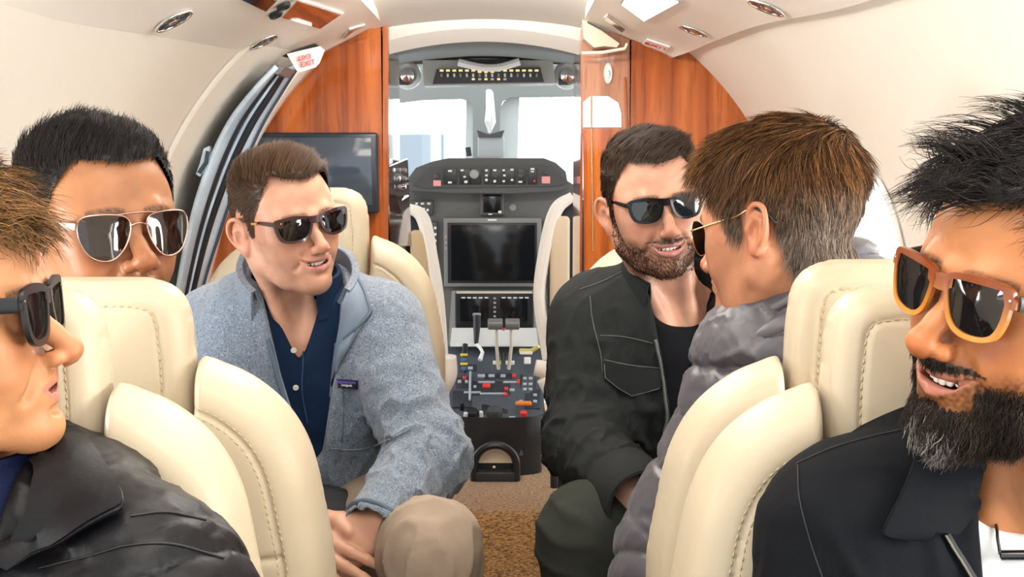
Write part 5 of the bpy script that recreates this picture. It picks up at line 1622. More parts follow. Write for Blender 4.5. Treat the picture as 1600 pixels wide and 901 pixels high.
def sunglasses(m, label, outline, frame_m, temple_m=None, rim=.0026, wire=False, scale=1.0, up=.0, y0=.1065, wrap=2.6, lens_m=None, temple_h=.0055, double=False, bar=0, tilt=0.0, splay=.0):
    """Worn on the head m: frame, two lenses, two temples hooked over the ears."""
    ct, sn = math.cos(math.radians(tilt)), math.sin(math.radians(tilt))
    def G(x, z, dy=0.0):
        zz = z * ct; yy = y0 - wrap * x * x + dy + z * sn
        return m.h(x, yy, zz + up)
    root = empty('sunglasses', G(0, 0)); tag(root, label, 'sunglasses')
    lens_m = lens_m or M_lens
    O = spline(outline, 48, closed=True) * scale
    if wire: O = O * [1, 1]
    g = MB()
    for x in (-1, 1):
        P = [G(x * a, b) for a, b in O]
        if wire: g.tube(P, rim, 8, closed=True)
        else:
            # moulded rim: rectangular section, heavier along the brow
            rows = []
            c0 = O.mean(0)
            for a, b in O:
                w = rim * (1 + .55 * np.clip((b - .004) / .012, 0, 1))
                d = unit(np.array([a, b]) - c0); i = np.array([a, b]) - d * rim * .35; o = np.array([a, b]) + d * w * 1.25
                rows.append([G(x * i[0], i[1], -.0022), G(x * o[0], o[1], -.0022), G(x * o[0], o[1], .0012), G(x * (o[0] * .94 + i[0] * .06), o[1] * .94 + i[1] * .06, .0020), G(x * i[0], i[1], .0018), G(x * i[0], i[1], -.0022)])
            g.grid(np.array(rows), closed_u=True)
    if wire:
        g.tube(spline([G(-.0105 * scale, .004, .0), G(0, .007, .001), G(.0105 * scale, .004, .0)], 9), rim * 1.1, 8)
        if double: g.tube(spline([G(-.022 * scale, .0162 * scale), G(0, .0175 * scale, .0005), G(.022 * scale, .0162 * scale)], 9), rim, 8)
    else:
        br = [(-.0135, .0128), (-.006, .0118), (0, .0114), (.006, .0118), (.0135, .0128)]
        top = [[G(a * scale, b * scale + .0045, dy) for a, b in br] for dy in (-.002, .0015)]; bot = [[G(a * scale, b * scale - .0078 + .004 * (abs(a) > .01), dy) for a, b in br] for dy in (-.002, .0015)]
        g.grid(np.array([top[1], bot[1], bot[0], top[0]]), closed_u=True)
        for x in (-1, 1):   # end pieces
            e = [(.0560, .0170), (.0640, .0150), (.0670, .0120), (.0668, .0065), (.0595, .0050)]
            g.prism([G(x * a * scale, b * scale, -.003) for a, b in e], m.R @ np.array([0, .0045, 0]) * m.sc)
    g.build('frame', frame_m, root, smooth=False, sharp=40)
    for x in (-1, 1):
        c0 = O.mean(0); rows = []
        for q in (1.0, .85, .6, .3, .02):
            rows.append([G(x * (c0[0] + (a - c0[0]) * q), c0[1] + (b - c0[1]) * q, .0010 * (1 - q * q) - .0004) for a, b in O])
        g = MB(); A = np.array(rows).transpose(1, 0, 2); g.grid(A, thick=.0014, closed_u=True)
        g.build('lens', lens_m, root, smooth=False, sharp=60)
    xt = (.0665 if not wire else .0630) * scale
    for x in (-1, 1):
        hz = (.0105 if not wire else .006) * scale
        st = G(x * xt, hz, -.002)
        hx = .0775 * m.p.get('wid', 1.0) + splay
        pts = spline([st, m.h(x * (xt + hx + .002) / 2 , .050, up + hz + .002), m.h(x * hx, .012, up + hz * .8 + .005), m.h(x * (hx + .001), -.012, up * .5 + .0140), m.h(x * (hx - .001), -.030, .002), m.h(x * (hx - .004), -.040, -.012)], 40)
        g = MB()
        if bar: g.tube(pts, [bar] * 26 + [bar * .6] * 14, 10, flat=.3, up=m.R[:, 0])
        elif wire:
            g.tube(pts[:25], rim * 1.1, 8)
            tp = MB(); tp.tube(pts[24:], [rim * 1.1 + .0010 * min(1, k / 3) for k in range(16)], 8)
        else:
            n = len(pts); hh = np.array([temple_h * (1 - .35 * k / n) for k in range(n)]) * .62
            g.tube(pts, hh, 10, flat=.38, up=m.R[:, 0])
        t = g.build('temple', temple_m or frame_m, root, smooth=wire)
        if wire and not bar: tp.build('temple_tip', M_black, t, smooth=True)
        if not wire:
            g = MB(); g.lathe(G(x * .0625 * scale, .0125 * scale, .0020), [(.0010, 0), (.0009, .0006), (.0001, .0007)], m.R[:, 1], 10); g.build('rivet', M_chrome, t)
    return root
def carve_poly(S, m, P, y0, y1, k=.004, op='s'):
    """Cuts (or adds) a prism given in the torso's side/up plane between the fronts y0 and y1."""
    P = np.asarray(P, float)
    S.frame(m.T, m.n)
    def fn(X, Y, Z):
        d = poly_sdf(P, X, Z)
        return np.maximum(d, np.abs(Y - (y0 + y1) / 2) - (y1 - y0) / 2)
    S.put([P[:, 0].min(), y0, P[:, 1].min()], [P[:, 0].max(), y1, P[:, 1].max()], fn, k, op)
    S.frame()

def collar(m, name, mt, phis, prof, thick=.003, n=48, cy=-.02):
    """prof(phi) -> list of (radius_side, radius_front, z) from the base outward, swept over phis (degrees, 0 = front, + = his right)."""
    rows = []
    for p in np.linspace(phis[0], phis[1], n):
        a = math.radians(p)
        rows.append([m.t(rs * math.sin(a), cy + rf * math.cos(a), z) for rs, rf, z in prof(p)])
    g = MB(); g.grid(np.array(rows), thick=thick)
    return g.build(name, mt, m.root, smooth=False, sharp=50)

def torso_cloth(m, grow, h=.004, sl=None, wr=.0, puff=0.0, seed=1, low=-.52, neck_r=.075, kn=.03, sho=.0):
    J = m.J
    pts = [m.t(x, y, z) for x in (-.22, .22) for y in (-.17, .15) for z in (.08, low - .03)]
    if sl:
        for k in sl: pts += [J['sh' + k], J['el' + k], J['wr' + k]]
    S = Sculpt(*gridfor(pts, .085, h))
    zs = [-.005, -.05, -.10, -.17, -.28, -.40, low]
    S.trunk(m.trunk_rings(grow, zs), .02)
    for x, k in ((1, 'R'), (-1, 'L')):
        S.cone(m.t(x * .045, -.03, -.030), J['sh' + k], .046 + grow * .6, .058 + grow * .6 + sho, .035)
    return S

def twill(name, c, **k): return mat(name, c, .8, spec=.12, bump=.25, bump_scale=900, var=.12, var_scale=22, **k)

# ================================================================ 1. the man in blue fleece
def fleece_mat():
    m = bpy.data.materials.new('blue_fleece'); m.use_nodes = True
    N, L = m.node_tree.nodes, m.node_tree.links; b = N['Principled BSDF']
    b.inputs['Roughness'].default_value = .95; b.inputs['Specular IOR Level'].default_value = .12; b.inputs['Sheen Weight'].default_value = .35
    tc = N.new('ShaderNodeTexCoord')
    n0 = N.new('ShaderNodeTexNoise'); n0.inputs['Scale'].default_value = 70; n0.inputs['Detail'].default_value = 2
    L.new(tc.outputs['Object'], n0.inputs['Vector'])
    mx = N.new('ShaderNodeMixRGB'); mx.inputs[0].default_value = .06
    L.new(tc.outputs['Object'], mx.inputs[1]); L.new(n0.outputs['Color'], mx.inputs[2])
    w = N.new('ShaderNodeTexNoise'); w.inputs['Scale'].default_value = 135; w.inputs['Detail'].default_value = 3; w.inputs['Distortion'].default_value = 3.2
    L.new(mx.outputs[0], w.inputs['Vector'])
    r = N.new('ShaderNodeValToRGB'); e = r.color_ramp.elements
    e[0].position = .34; e[0].color = (.065, .088, .125, 1); e[1].position = .66; e[1].color = (.36, .41, .47, 1)
    q = e.new(.5); q.color = (.165, .205, .265, 1)
    L.new(w.outputs['Fac'], r.inputs[0]); L.new(r.outputs[0], b.inputs['Base Color'])
    bp = N.new('ShaderNodeBump'); bp.inputs['Strength'].default_value = .5; bp.inputs['Distance'].default_value = .003
    L.new(w.outputs['Fac'], bp.inputs['Height']); L.new(bp.outputs[0], b.inputs['Normal'])
    return m
M_fleece = fleece_mat()
M_trimblue = mat('slate_trim', (.085, .12, .17), .6, bump=.1, bump_scale=600)
M_lining = mat('slate_lining', (.15, .19, .25), .7, bump=.1, bump_scale=700)
M_denim = twill('navy_denim', (.008, .021, .052))
M_khaki = twill('khaki_cotton', (.33, .255, .195))
m = Man((485, 349), 1.80, 43, -2, 9, .915, dict(lipz=.003, smile=1.0, gap=.0050, stubble=.22, stubble_col=(.60, .45, .40), jaw=.98, cheek=.96, chin=1.0, neck=1.02, lip=(.50, .20, .17), brow_col=(.10, .06, .035)), (.64, .37, .26), (466, 480), 1.93, 14, 14)
J = m.J
J['shL'] = at(590, 512, 1.93); J['elL'] = at(668, 712, 1.80); J['wrL'] = at(590, 820, 1.65)
J['shR'] = at(338, 520, 1.99); J['elR'] = at(322, 740, 1.80); J['wrR'] = at(432, 822, 1.67)
J['hipL'] = np.array([-.275, 2.02, .43]); J['knL'] = at(676, 862, 1.60); J['anL'] = J['knL'] + [-.02, .05, -.50]
J['hipR'] = np.array([-.43, 2.03, .43]); J['knR'] = at(440, 880, 1.62); J['anR'] = J['knR'] + [0, .08, -.50]
m.hands = [((J['wrL'], J['wrL'] + np.array([-.070, -.030, -.045]), (-.2, -.2, .9), (.15, -.85, .35)), dict(curl=(.62, .66, .70, .75), thumb=(.10, .30), sc=1.02)),
           ((J['wrR'], J['wrR'] + np.array([.076, -.060, -.030]), (.35, -.1, 1), (.05, -.85, .30)), dict(curl=(.30, .34, .38, .42), thumb=(.0, .10), spread=.16, sc=.98))]
build_body(m, 'smiling man in a blue grey fleece jacket with clasped hands and brown sunglasses', [at(530, 848, 1.58)])
man_fleece = m
# hair: short faded sides, swept quiff
def hair_for(m, name, tab, thick, comb, length, colors, n, ragged=.003, soft=.014, **k):
    L = m.HL
    h = hairline(L, tab) + ragged * waves(L.T, 160, 3)
    mask = np.clip(h / soft, 0, 1) * (L[:, 2] > -.16)
    W = m.p.get('wid', 1.0)
    ear = (np.abs(L[:, 0]) > .0735 * W) & (np.abs(L[:, 2] + .014) < .036) & (L[:, 1] < .006) & (L[:, 1] > -.040)
    mask[ear & (np.abs(L[:, 0]) > .0775 * W)] = 0
    return make_hair(name, m.HV, m.HQ, L, m.R, m.c, m.sc, mask, thick(L), comb, length, colors, n, m.root, **k)
top = lambda L, a=.055, b=.035: np.clip((L[:, 2] - a) / b, 0, 1)
def comb3(l):
    w = top(l, .050, .03)[:, None]
    side = np.stack([0 * l[:, 0], -.75 + 0 * l[:, 0], -.55 + 0 * l[:, 0]], 1)
    up_ = np.stack([-.75 + 0 * l[:, 0], -.55 + 2.5 * (l[:, 1] - .03), .30 + 3 * (l[:, 1] - .05)], 1)
    return side * (1 - w) + up_ * w
hair_for(m, 'hair', [(0, .070), (.35, .072), (.62, .074), (.80, .060), (.98, .034), (1.12, .006), (1.22, -.018), (1.42, -.020), (1.50, .016), (1.75, .030), (1.98, .012), (2.12, -.030), (2.5, -.066), (3.15, -.078)],
         lambda L: .0022 + .011 * top(L, .052, .03) * (1 + .5 * np.clip((L[:, 1] - .02) / .06, 0, 1)), comb3,
         lambda l: .008 + .034 * top(l), lambda l, r: (np.array([.085, .042, .020]) * (.45 + 1.1 * r[:, None])) * (.8 + .2 * top(l)[:, None]) + np.array([.05, .04, .035]) * (1 - top(l)[:, None]) * r[:, None], 15000, width=.00042, lift=.20, curl=.06, clump=45, clump_w=.25, seed=31, soft=.010)
sunglasses(m, 'dark tortoise square sunglasses with a gold temple bar on the man in blue fleece', [(a * 1.14, b * .90) for a, b in LENS_WAY], mat('tortoise', (.045, .014, .012), .18, coat=.5), mat('brown_temple', (.06, .028, .018), .25, coat=.4), rim=.0030, scale=1.02, up=-.001)
sg = [o for o in bpy.data.objects if o.name.startswith('sunglasses')][-1]
tr = [o for o in sg.children if o.name.startswith('temple')][-1]
# gold bar inlaid in the temple that faces the camera
g = MB(); g.tube([m.h(.0800, .050, .0118), m.h(.0805, .032, .0105)], .0022, 8, flat=.5, up=m.R[:, 0]); g.build('gold_bar', mat('gold', (.85, .55, .15), .2, metal=1), tr)

# shirt
S = torso_cloth(m, .006, neck_r=.07)
S.near(folds(.0025, 30, 5, m.T[:, 2]))
carve_poly(S, m, [(.060, .12), (.047, .03), (.012, -.050), (.004, -.062), (-.006, -.050), (-.036, .03), (-.055, .12)], .0, .3)
S.frame(); S.cone(m.t(0, -.02, .03), m.t(0, -.02, .15), .075, .09, .002, 's')
shirt, V, Q = cloth_obj(S, 'denim_shirt', M_denim, m, 'dark blue denim shirt')
sf = Surf(V, Q)
def prof_shirt(p):
    a = abs(p); f = np.clip((60 - a) / 40, 0, 1)
    return [(.066, .066, -.004), (.066, .068, .036 - .014 * f), (.068, .071, .060 - .026 * f), (.072, .076, .060 - .028 * f), (.078, .086, .030 - .030 * f), (.084, .100, .004 - .054 * f)]
collar(m, 'shirt_collar', M_denim, (24, 340), prof_shirt, .0022)
M_button = mat('pearl_button', (.75, .72, .66), .25)
for x, y in ((462, 604), (456, 548), (476, 498), (434, 497), (420, 470)):
    q = sf.px(x, y, .004)
    if q is None: q = m.t(-.0, .1, -.1)
    g = MB(); g.lathe(q, [(.0048, 0), (.0048, .0015), (.0034, .002), (.0030, .0012), (.0005, .0012)], m.T[:, 1], 16); g.build('button', M_button, shirt)
pl = sf.path([(478, 520), (474, 560), (472, 610), (480, 660)], .0015, 12)
if len(pl) > 3: strip(m, pl, .0012, 'placket_edge', twill('navy_stitch', (.03, .07, .14)), shirt)

# fleece jacket
S = torso_cloth(m, .022, sl='RL', low=-.50)
S.near(folds(.006, 17, 12, m.T[:, 2] + m.T[:, 0] * .3))
for k in 'LR':
    sleeve(S, J['sh' + k], J['el' + k], J['wr' + k], .076, .064, .050, .03, wr=.0035, seed=21 if k == 'L' else 33)
S.near(crease(.0058, 26, 14, [J['elL'], J['elR'], m.t(-.13, .06, -.16), (J['elL'] + J['wrL']) / 2, m.t(-.05, .1, -.36)], .10, .22))
for k in 'LR':
    S.cone(J['wr' + k], J['wr' + k] + (J['wr' + k] - J['el' + k]) * .3, .043, .044, .004, 's')
S.frame(); S.cone(m.t(0, -.02, .02), m.t(0, -.015, .16), .070, .105, .004, 's')
OPEN3 = [(.060, .10), (.058, .03), (.034, -.08), (-.004, -.215), (-.020, -.232), (-.032, -.215), (-.048, -.10), (-.070, .0), (-.085, .10)]
carve_poly(S, m, OPEN3, .0, .3, .006)
jac, V, Q = cloth_obj(S, 'fleece_jacket', M_fleece, m, 'heathered blue grey fleece jacket')
sj = Surf(V, Q); kdj = kd_of(V); Nj = vnormals(V, Q)
def prof_fl(p):
    a = min(abs(p), abs(360 - p)); f = np.clip((95 - a) / 60, 0, 1)
    return [(.084, .082, -.022), (.088, .084, .012), (.088 + .012 * f, .086 + .016 * f, .050 - .018 * f), (.088 + .022 * f, .088 + .030 * f, .082 - .030 * f), (.094 + .024 * f, .095 + .032 * f, .081 - .030 * f), (.100 + .018 * f, .100 + .024 * f, .045 - .024 * f), (.108 + .010 * f, .106 + .02 * f, .0 - .03 * f)]
collar(m, 'fleece_collar', M_fleece, (42, 318), prof_fl, .004)
def prof_lin(p):
    a = min(abs(p), abs(360 - p)); f = np.clip((95 - a) / 60, 0, 1)
    return [(.080, .078, -.02), (.084, .080, .012), (.0845 + .012 * f, .082 + .016 * f, .050 - .018 * f), (.0855 + .022 * f, .085 + .030 * f, .0815 - .030 * f)]
collar(m, 'collar_lining', M_lining, (42, 318), prof_lin, .002)
# edge binding and zip along the opening
for sgn, ids in ((1, OPEN3[1:5]),):
    pts = [m.t(x, .17, z) for x, z in spline(ids, 30)]
    q = snap(kdj, V, Nj, pts, .0015)
    q = relax_path = np.array([q[max(0, i - 2):i + 3].mean(0) for i in range(len(q))])
    g = MB(); g.tube(q, .0042, 8); g.build('zip_binding', M_trimblue, jac, smooth=True)
q = sj.path([(516, 560), (510, 600), (503, 640), (497, 672), (490, 704)], .002, 24)
if len(q) > 3: g = MB(); g.tube(np.array(q), .0040, 8); g.build('zip_binding', M_trimblue, jac, smooth=True)
# lapel falling open on the picture's right, with its smooth lining
A = sj.path([(548, 425), (566, 450), (577, 478), (578, 490), (560, 512), (530, 540), (510, 566)], .006, 24); 
Bp = [m.t(x, .105, z) for x, z in spline([(-.062, .045), (-.060, .02), (-.054, -.02), (-.05, -.06), (-.047, -.10), (-.045, -.12)], len(A))]
g = MB(); g.grid(np.array([A, [(a * .6 + b * .4) + m.T[:, 1] * .010 for a, b in zip(A, Bp)], Bp]), thick=.004); g.build('lapel', M_lining, jac, smooth=True)
g = MB(); g.tube(np.array(A), .0032, 8); g.build('lapel_binding', M_trimblue, jac, smooth=True)
# chest badge, pocket seams, cuffs
c0 = [sj.px(x, y, .0022) for x, y in ((528, 592), (560, 594), (560, 607), (529, 605))]
g = MB(); nrm = unit(np.cross(c0[1] - c0[0], c0[3] - c0[0])); nrm = nrm if nrm[1] < 0 else -nrm
g.prism([q + nrm * .001 for q in c0], -nrm * .004); bd = g.build('badge', mat('badge_black', (.012, .012, .02), .6), jac); bd['label'] = 'small dark woven badge with pale script'
cc = np.mean(c0, 0) + nrm * .0016; uu = unit(c0[1] - c0[0]); vv = unit(c0[0] - c0[3])
w_, h_ = np.linalg.norm(c0[1] - c0[0]), np.linalg.norm(c0[0] - c0[3])
g = MB(); g.prism([cc + uu * a * w_ + vv * b * h_ for a, b in ((-.46, .40), (.46, .40), (.46, .08), (.30, .18), (.22, .02), (.12, .16), (0, -.02), (-.12, .12), (-.25, .0), (-.46, .10))], nrm * .0006); g.build('badge_band', mat('badge_violet', (.10, .055, .30), .6), bd)
text('badge_script', 'patagonia', cc + nrm * .0006 - vv * h_ * .10, h_ * .42, uu, vv, mat('badge_white', (.8, .8, .8), .6), bd, .0003)
for pix in ([(580, 600), (582, 560), (590, 520)], [(517, 700), (560, 702), (600, 690), (640, 670)], [(535, 586), (537, 640), (534, 690)]):
    q = sj.path(pix, .0008, 14)
    if len(q) > 3: strip(m, q, .0014, 'seam', M_trimblue if pix[0][1] < 600 else M_fleece, jac)
for k in 'L':
    d = unit(J['wr' + k] - J['el' + k]); c = J['wr' + k] + d * .006
    u = unit(np.cross(d, [0, 0, 1])); w = np.cross(u, d)
    g = MB(); g.tube([c + .0485 * (math.cos(a) * u + math.sin(a) * w) for a in np.linspace(0, 2 * PI, 28, endpoint=False)], .0048, 8, closed=True); g.build('cuff', M_trimblue, jac, smooth=True)
def trousers(m, name, mt, rw=.085, rk=.070, ra=.055, label=None, wr=.005, seed=3):
    J = m.J
    pts = [J[k + s] for k in ('hip', 'kn', 'an') for s in 'LR'] + [m.t(0, 0, -.45)]
    S = Sculpt(*gridfor(pts, .11, .0055))
    mid = (J['hipL'] + J['hipR']) / 2
    S.cone(J['hipL'], J['hipR'], .105, .105, .03); S.cone(mid, m.t(0, -.02, -.46), .12, .125, .04)
    for s in 'LR':
        d = lambda t, X, Y, Z, sd=seed + (s == 'L'): wr * (np.exp(-(waves((X, Y, Z), 75, sd, 5) / .35) ** 2) - .4 + .4 * waves((X, Y, Z), 40, sd + 2)) * (.45 + .55 * np.cos(2 * PI * t))
        S.cone(J['hip' + s], J['kn' + s], rw + .012, rk, .05, disp=d); S.cone(J['kn' + s], J['an' + s], rk - .002, ra, .03, disp=d)
    return cloth_obj(S, name, mt, m, label)
_, V, Q = trousers(m, 'khaki_trousers', M_khaki)
sk = Surf(V, Q)

# ================================================================ 2. the bearded man in the dark shirt jacket
M_tw = twill('charcoal_twill', (.019, .021, .021)); M_olive = twill('dark_olive', (.030, .033, .028)); M_blk = twill('black_knit', (.008, .008, .010))
M_thread = mat('grey_thread', (.10, .105, .10), .8)
m = Man((1038, 323), 1.80, 9, -3, 7, .92, dict(smile=.8, gap=.0035, must=.45, stubble=.85, stubble_col=(.16, .12, .10), jaw=1.0, neck=1.05, lip=(.50, .20, .17), brow_col=(.035, .02, .012), wid=.98), (.60, .335, .235), (1056, 476), 1.93, 4, 14)
J = m.J
J['shR'] = at(935, 502, 1.95); J['elR'] = at(912, 690, 1.85); J['wrR'] = at(985, 768, 1.66)
J['shL'] = at(1205, 512, 1.97); J['elL'] = at(1190, 720, 1.85); J['wrL'] = at(1085, 800, 1.68)
J['hipR'] = np.array([.20, 2.04, .43]); J['knR'] = at(918, 838, 1.66); J['anR'] = J['knR'] + [.02, .05, -.50]
J['hipL'] = np.array([.37, 2.04, .43]); J['knL'] = at(1150, 880, 1.66); J['anL'] = J['knL'] + [0, .08, -.50]
m.hands = [((J['wrR'], J['wrR'] + np.array([.075, -.05, -.035]), (-.2, -.3, .8), (-.2, -.8, .5)), dict(curl=(.5, .5, .55, .6), thumb=(.2, .4))),
           ((J['wrL'], J['wrL'] + np.array([-.075, -.05, -.035]), (.2, -.3, .8), (.2, -.8, .5)), dict(curl=(.5, .5, .55, .6), thumb=(.2, .4)))]
build_body(m, 'dark bearded man in a black shirt jacket seated on the right by the bulkhead', [J['wrR'] + np.array([.05, -.04, -.02])])
man_jacket = m
def comb4(l):
    w = top(l, .045, .03)[:, None]
    return np.stack([0 * l[:, 0], -.6 + 0 * l[:, 0], -.6 + 0 * l[:, 0]], 1) * (1 - w) + np.stack([-.45 + 0 * l[:, 0], .10 - 4 * (l[:, 1] - .06), .45 + 0 * l[:, 0]], 1) * w
hair_for(m, 'hair', [(0, .066), (.35, .068), (.62, .068), (.80, .056), (.98, .034), (1.12, .006), (1.22, -.030), (1.42, -.034), (1.50, .016), (1.75, .030), (1.98, .012), (2.12, -.030), (2.5, -.066), (3.15, -.078)],
         lambda L: .004 + .008 * top(L, .045, .03), comb4, lambda l: .009 + .016 * top(l), lambda l, r: np.array([.045, .026, .016]) * (.4 + 1.2 * r[:, None]), 13000, width=.00045, lift=.35, curl=.14, clump=60, clump_w=.45, seed=41)
def beard(m, lo, colf, length, n, seed, must=True, thick=.002, cheek=.050, wave=.0, gravity=.2, width=.0004, goatee=None):
    L = m.HL; x, y, z = L.T
    sm, g = m.p['smile'], m.p['gap']
    line = -.052 + .9 * np.clip(.035 - y, -.02, .05) * 1.0 + .012 * np.exp(-((np.abs(x) - .050) / .02) ** 2)
    mk = np.clip((line - z) / .010, 0, 1) * np.clip((y - .004) / .012, 0, 1) * np.clip((z - lo) / .012, 0, 1)
    side = (np.abs(x) > .058) & (y < .03) & (y > .004) & (z < .0) & (z > lo); mk = np.maximum(mk, side * .8)
    mk *= 1 - np.exp(-(np.clip(np.abs(x) - .044, -.02, .02) ** 2 / .00020 + (z + .052) ** 2 / .00018)) * .75 * (y > .05)
    # keep the mouth clear; moustache above
    zm = z - MZ - m.p.get('lipz', 0)
    mouth = (np.abs(x) < (.031 if goatee else .034)) & (zm > -.090 - g * 1.2 + 4 * x * x) & (zm < -.0655 + 6 * x * x) & (y > .06)
    mk[mouth] = 0
    mu = (np.abs(x) < .037) & (z <= -.0520 - .12 * np.abs(x)) & (zm >= -.0668 + 5.5 * x * x - .25 * np.clip(np.abs(x) - .022, 0, 1)) & (y > .07)
    if must: mk[mu] = must
    under = (np.abs(x) < .009) & (zm < -.088 - g) & (zm > -.105 - g) & (y > .06)
    if goatee: mk[under] = 1
    def comb(l): return np.stack([l[:, 0] * 5, .25 + 0 * l[:, 0], -1 + 0 * l[:, 0]], 1)
    return make_hair('beard', m.HV, m.HQ, L, m.R, m.c, m.sc, mk, np.full(len(L), thick), comb, length, colf, n, m.root, width=width, lift=.45, curl=.25, gravity=gravity, wave=wave, seed=seed, clump=90, clump_w=.4, cap=False, root_in=1.0, seg=4)
beard(m, -.128, lambda l, r: np.array([.040, .022, .014]) * (.4 + 1.3 * r[:, None]), lambda l: .0045 + 0 * l[:, 0], 4200, 44, thick=.0006)
sunglasses(m, 'glossy black square sunglasses on the bearded man in the black jacket', [(a, b * .86) for a, b in LENS_WAY], mat('gloss_black', (.006, .006, .007), .16, spec=.3), rim=.0028, scale=1.02, lens_m=lens_mat('green_grey_lens', (.006, .010, .012), .055))
S = torso_cloth(m, .006); S.near(folds(.002, 28, 15, m.T[:, 2]))
S.frame(); S.cone(m.t(0, -.02, .02), m.t(0, .0, .15), .064, .10, .002, 's'); S.ell(m.t(0, .06, .02), (.052, .06, .035), .01, 's')
cloth_obj(S, 't_shirt', M_blk, m, 'plain black crew neck top')
S = torso_cloth(m, .020, sl='RL', low=-.50, sho=.004)
S.near(folds(.006, 18, 16, m.T[:, 2] + m.T[:, 0] * .4))
for k in 'LR':
    sleeve(S, J['sh' + k], J['el' + k], J['wr' + k], .074, .064, .052, .03, wr=.003, seed=52 if k == 'R' else 61)
S.near(crease(.0060, 27, 19, [J['elR'], J['elL'], m.t(.12, .06, -.17), (J['elR'] + J['wrR']) / 2], .10, .25))
for k in 'LR':
    S.cone(J['wr' + k], J['wr' + k] + (J['wr' + k] - J['el' + k]) * .3, .046, .047, .004, 's')
S.frame(); S.cone(m.t(0, -.02, .02), m.t(0, -.015, .16), .070, .105, .004, 's')
OPEN4 = [(.070, .10), (.054, .02), (.030, -.10), (.018, -.18), (.034, -.27), (.070, -.36), (.065, -.60), (-.06, -.60), (-.050, -.36), (-.032, -.2), (-.030, -.08), (-.034, -.02), (-.060, .05), (-.075, .10)]
carve_poly(S, m, OPEN4, .0, .3, .006)
jac, V, Q = cloth_obj(S, 'shirt_jacket', M_tw, m, 'washed black cotton shirt jacket')
sj = Surf(V, Q); kdj = kd_of(V); Nj = vnormals(V, Q)
def prof_j(p):
    a = min(abs(p), abs(360 - p)); f = np.clip((100 - a) / 60, 0, 1)
    return [(.084, .082, -.03), (.086, .084, .012), (.084 + .006 * f, .086 + .010 * f, .050 - .006 * f), (.082 + .014 * f, .088 + .018 * f, .075 - .014 * f), (.086 + .016 * f, .093 + .020 * f, .074 - .014 * f), (.096 + .014 * f, .098 + .016 * f, .036 - .014 * f), (.106 + .008 * f, .104 + .010 * f, -.006 - .01 * f)]
collar(m, 'jacket_collar', M_tw, (38, 322), prof_j, .003)
def seams(sj, parent, lists, mt=M_thread, r=.0008, name='seam'):
    for pix in lists:
        q = sj.path(pix, .0005, 20)
        if len(q) > 3: strip(man_cur, q, r, name, mt, parent)
man_cur = m
for ids in (OPEN4[1:6], OPEN4[8:13][::-1]):
    pts = [m.t(x, .16, z) for x, z in spline(ids, 40)]
    q = snap(kdj, V, Nj, pts, .001); q = np.array([q[max(0, i - 2):i + 3].mean(0) for i in range(len(q))])
    g = MB(); g.tube(q, .0040, 8, flat=.6); g.build('front_edge', mat('zip_grey', (.12, .128, .122), .6), jac, smooth=True)
seams(sj, jac, ([(906, 452), (935, 442), (965, 428), (990, 412)], [(922, 462), (926, 500), (938, 550), (942, 580)], [(938, 524), (975, 526), (1020, 536)], [(944, 562), (985, 570), (1032, 575)]))
P = [sj.px(x, y, .004) for x, y in ((942, 566), (1032, 577), (1033, 606), (1010, 612), (986, 619), (962, 606), (942, 590))]
if all(q is not None for q in P):
    g = MB(); g.add(np.vstack([P, np.array(P) + m.T[:, 1] * -.006]), [list(range(7)), list(range(7, 14))[::-1]] + [[i, (i + 1) % 7, 7 + (i + 1) % 7, 7 + i] for i in range(7)])
    fl = g.build('pocket_flap', M_tw, jac)
    g = MB(); g.tube(np.array([P[0], P[6], P[5], P[4], P[3], P[2]]) * .94 + np.mean(P, 0) * .06 + m.T[:, 1] * .001, .0008, 6); g.build('flap_stitch', M_thread, fl)
    g = MB(); g.lathe(sj.px(986, 602, .005), [(.0075, 0), (.0072, .002), (.005, .003), (.004, .0018), (.001, .002)], m.T[:, 1], 18); g.build('snap', mat('dull_snap', (.30, .30, .28), .35, metal=.9), fl)
# second snap and the open front panel on the far side
q = sj.px(1101, 479, .003)
if q is not None:
    g = MB(); g.lathe(q, [(.0075, 0), (.0072, .002), (.005, .003), (.004, .0018), (.001, .002)], m.T[:, 1], 18); g.build('snap', mat('dull_snap'), jac)
for k in 'R':
    d = unit(J['wr' + k] - J['el' + k]); u = unit(np.cross(d, [0, 0, 1])); w = np.cross(u, d)
    g = MB(); rows = [[J['wr' + k] + d * o + r_ * (math.cos(a) * u + math.sin(a) * w) for o, r_ in ((-.030, .058), (.0, .059), (.040, .058), (.048, .055), (.050, .051), (.03, .049))] for a in np.linspace(0, 2 * PI, 32, endpoint=False)]
    g.grid(rows, closed_u=True); g.build('cuff', M_tw, jac)
trousers(m, 'olive_trousers', M_olive, rk=.075, seed=8)

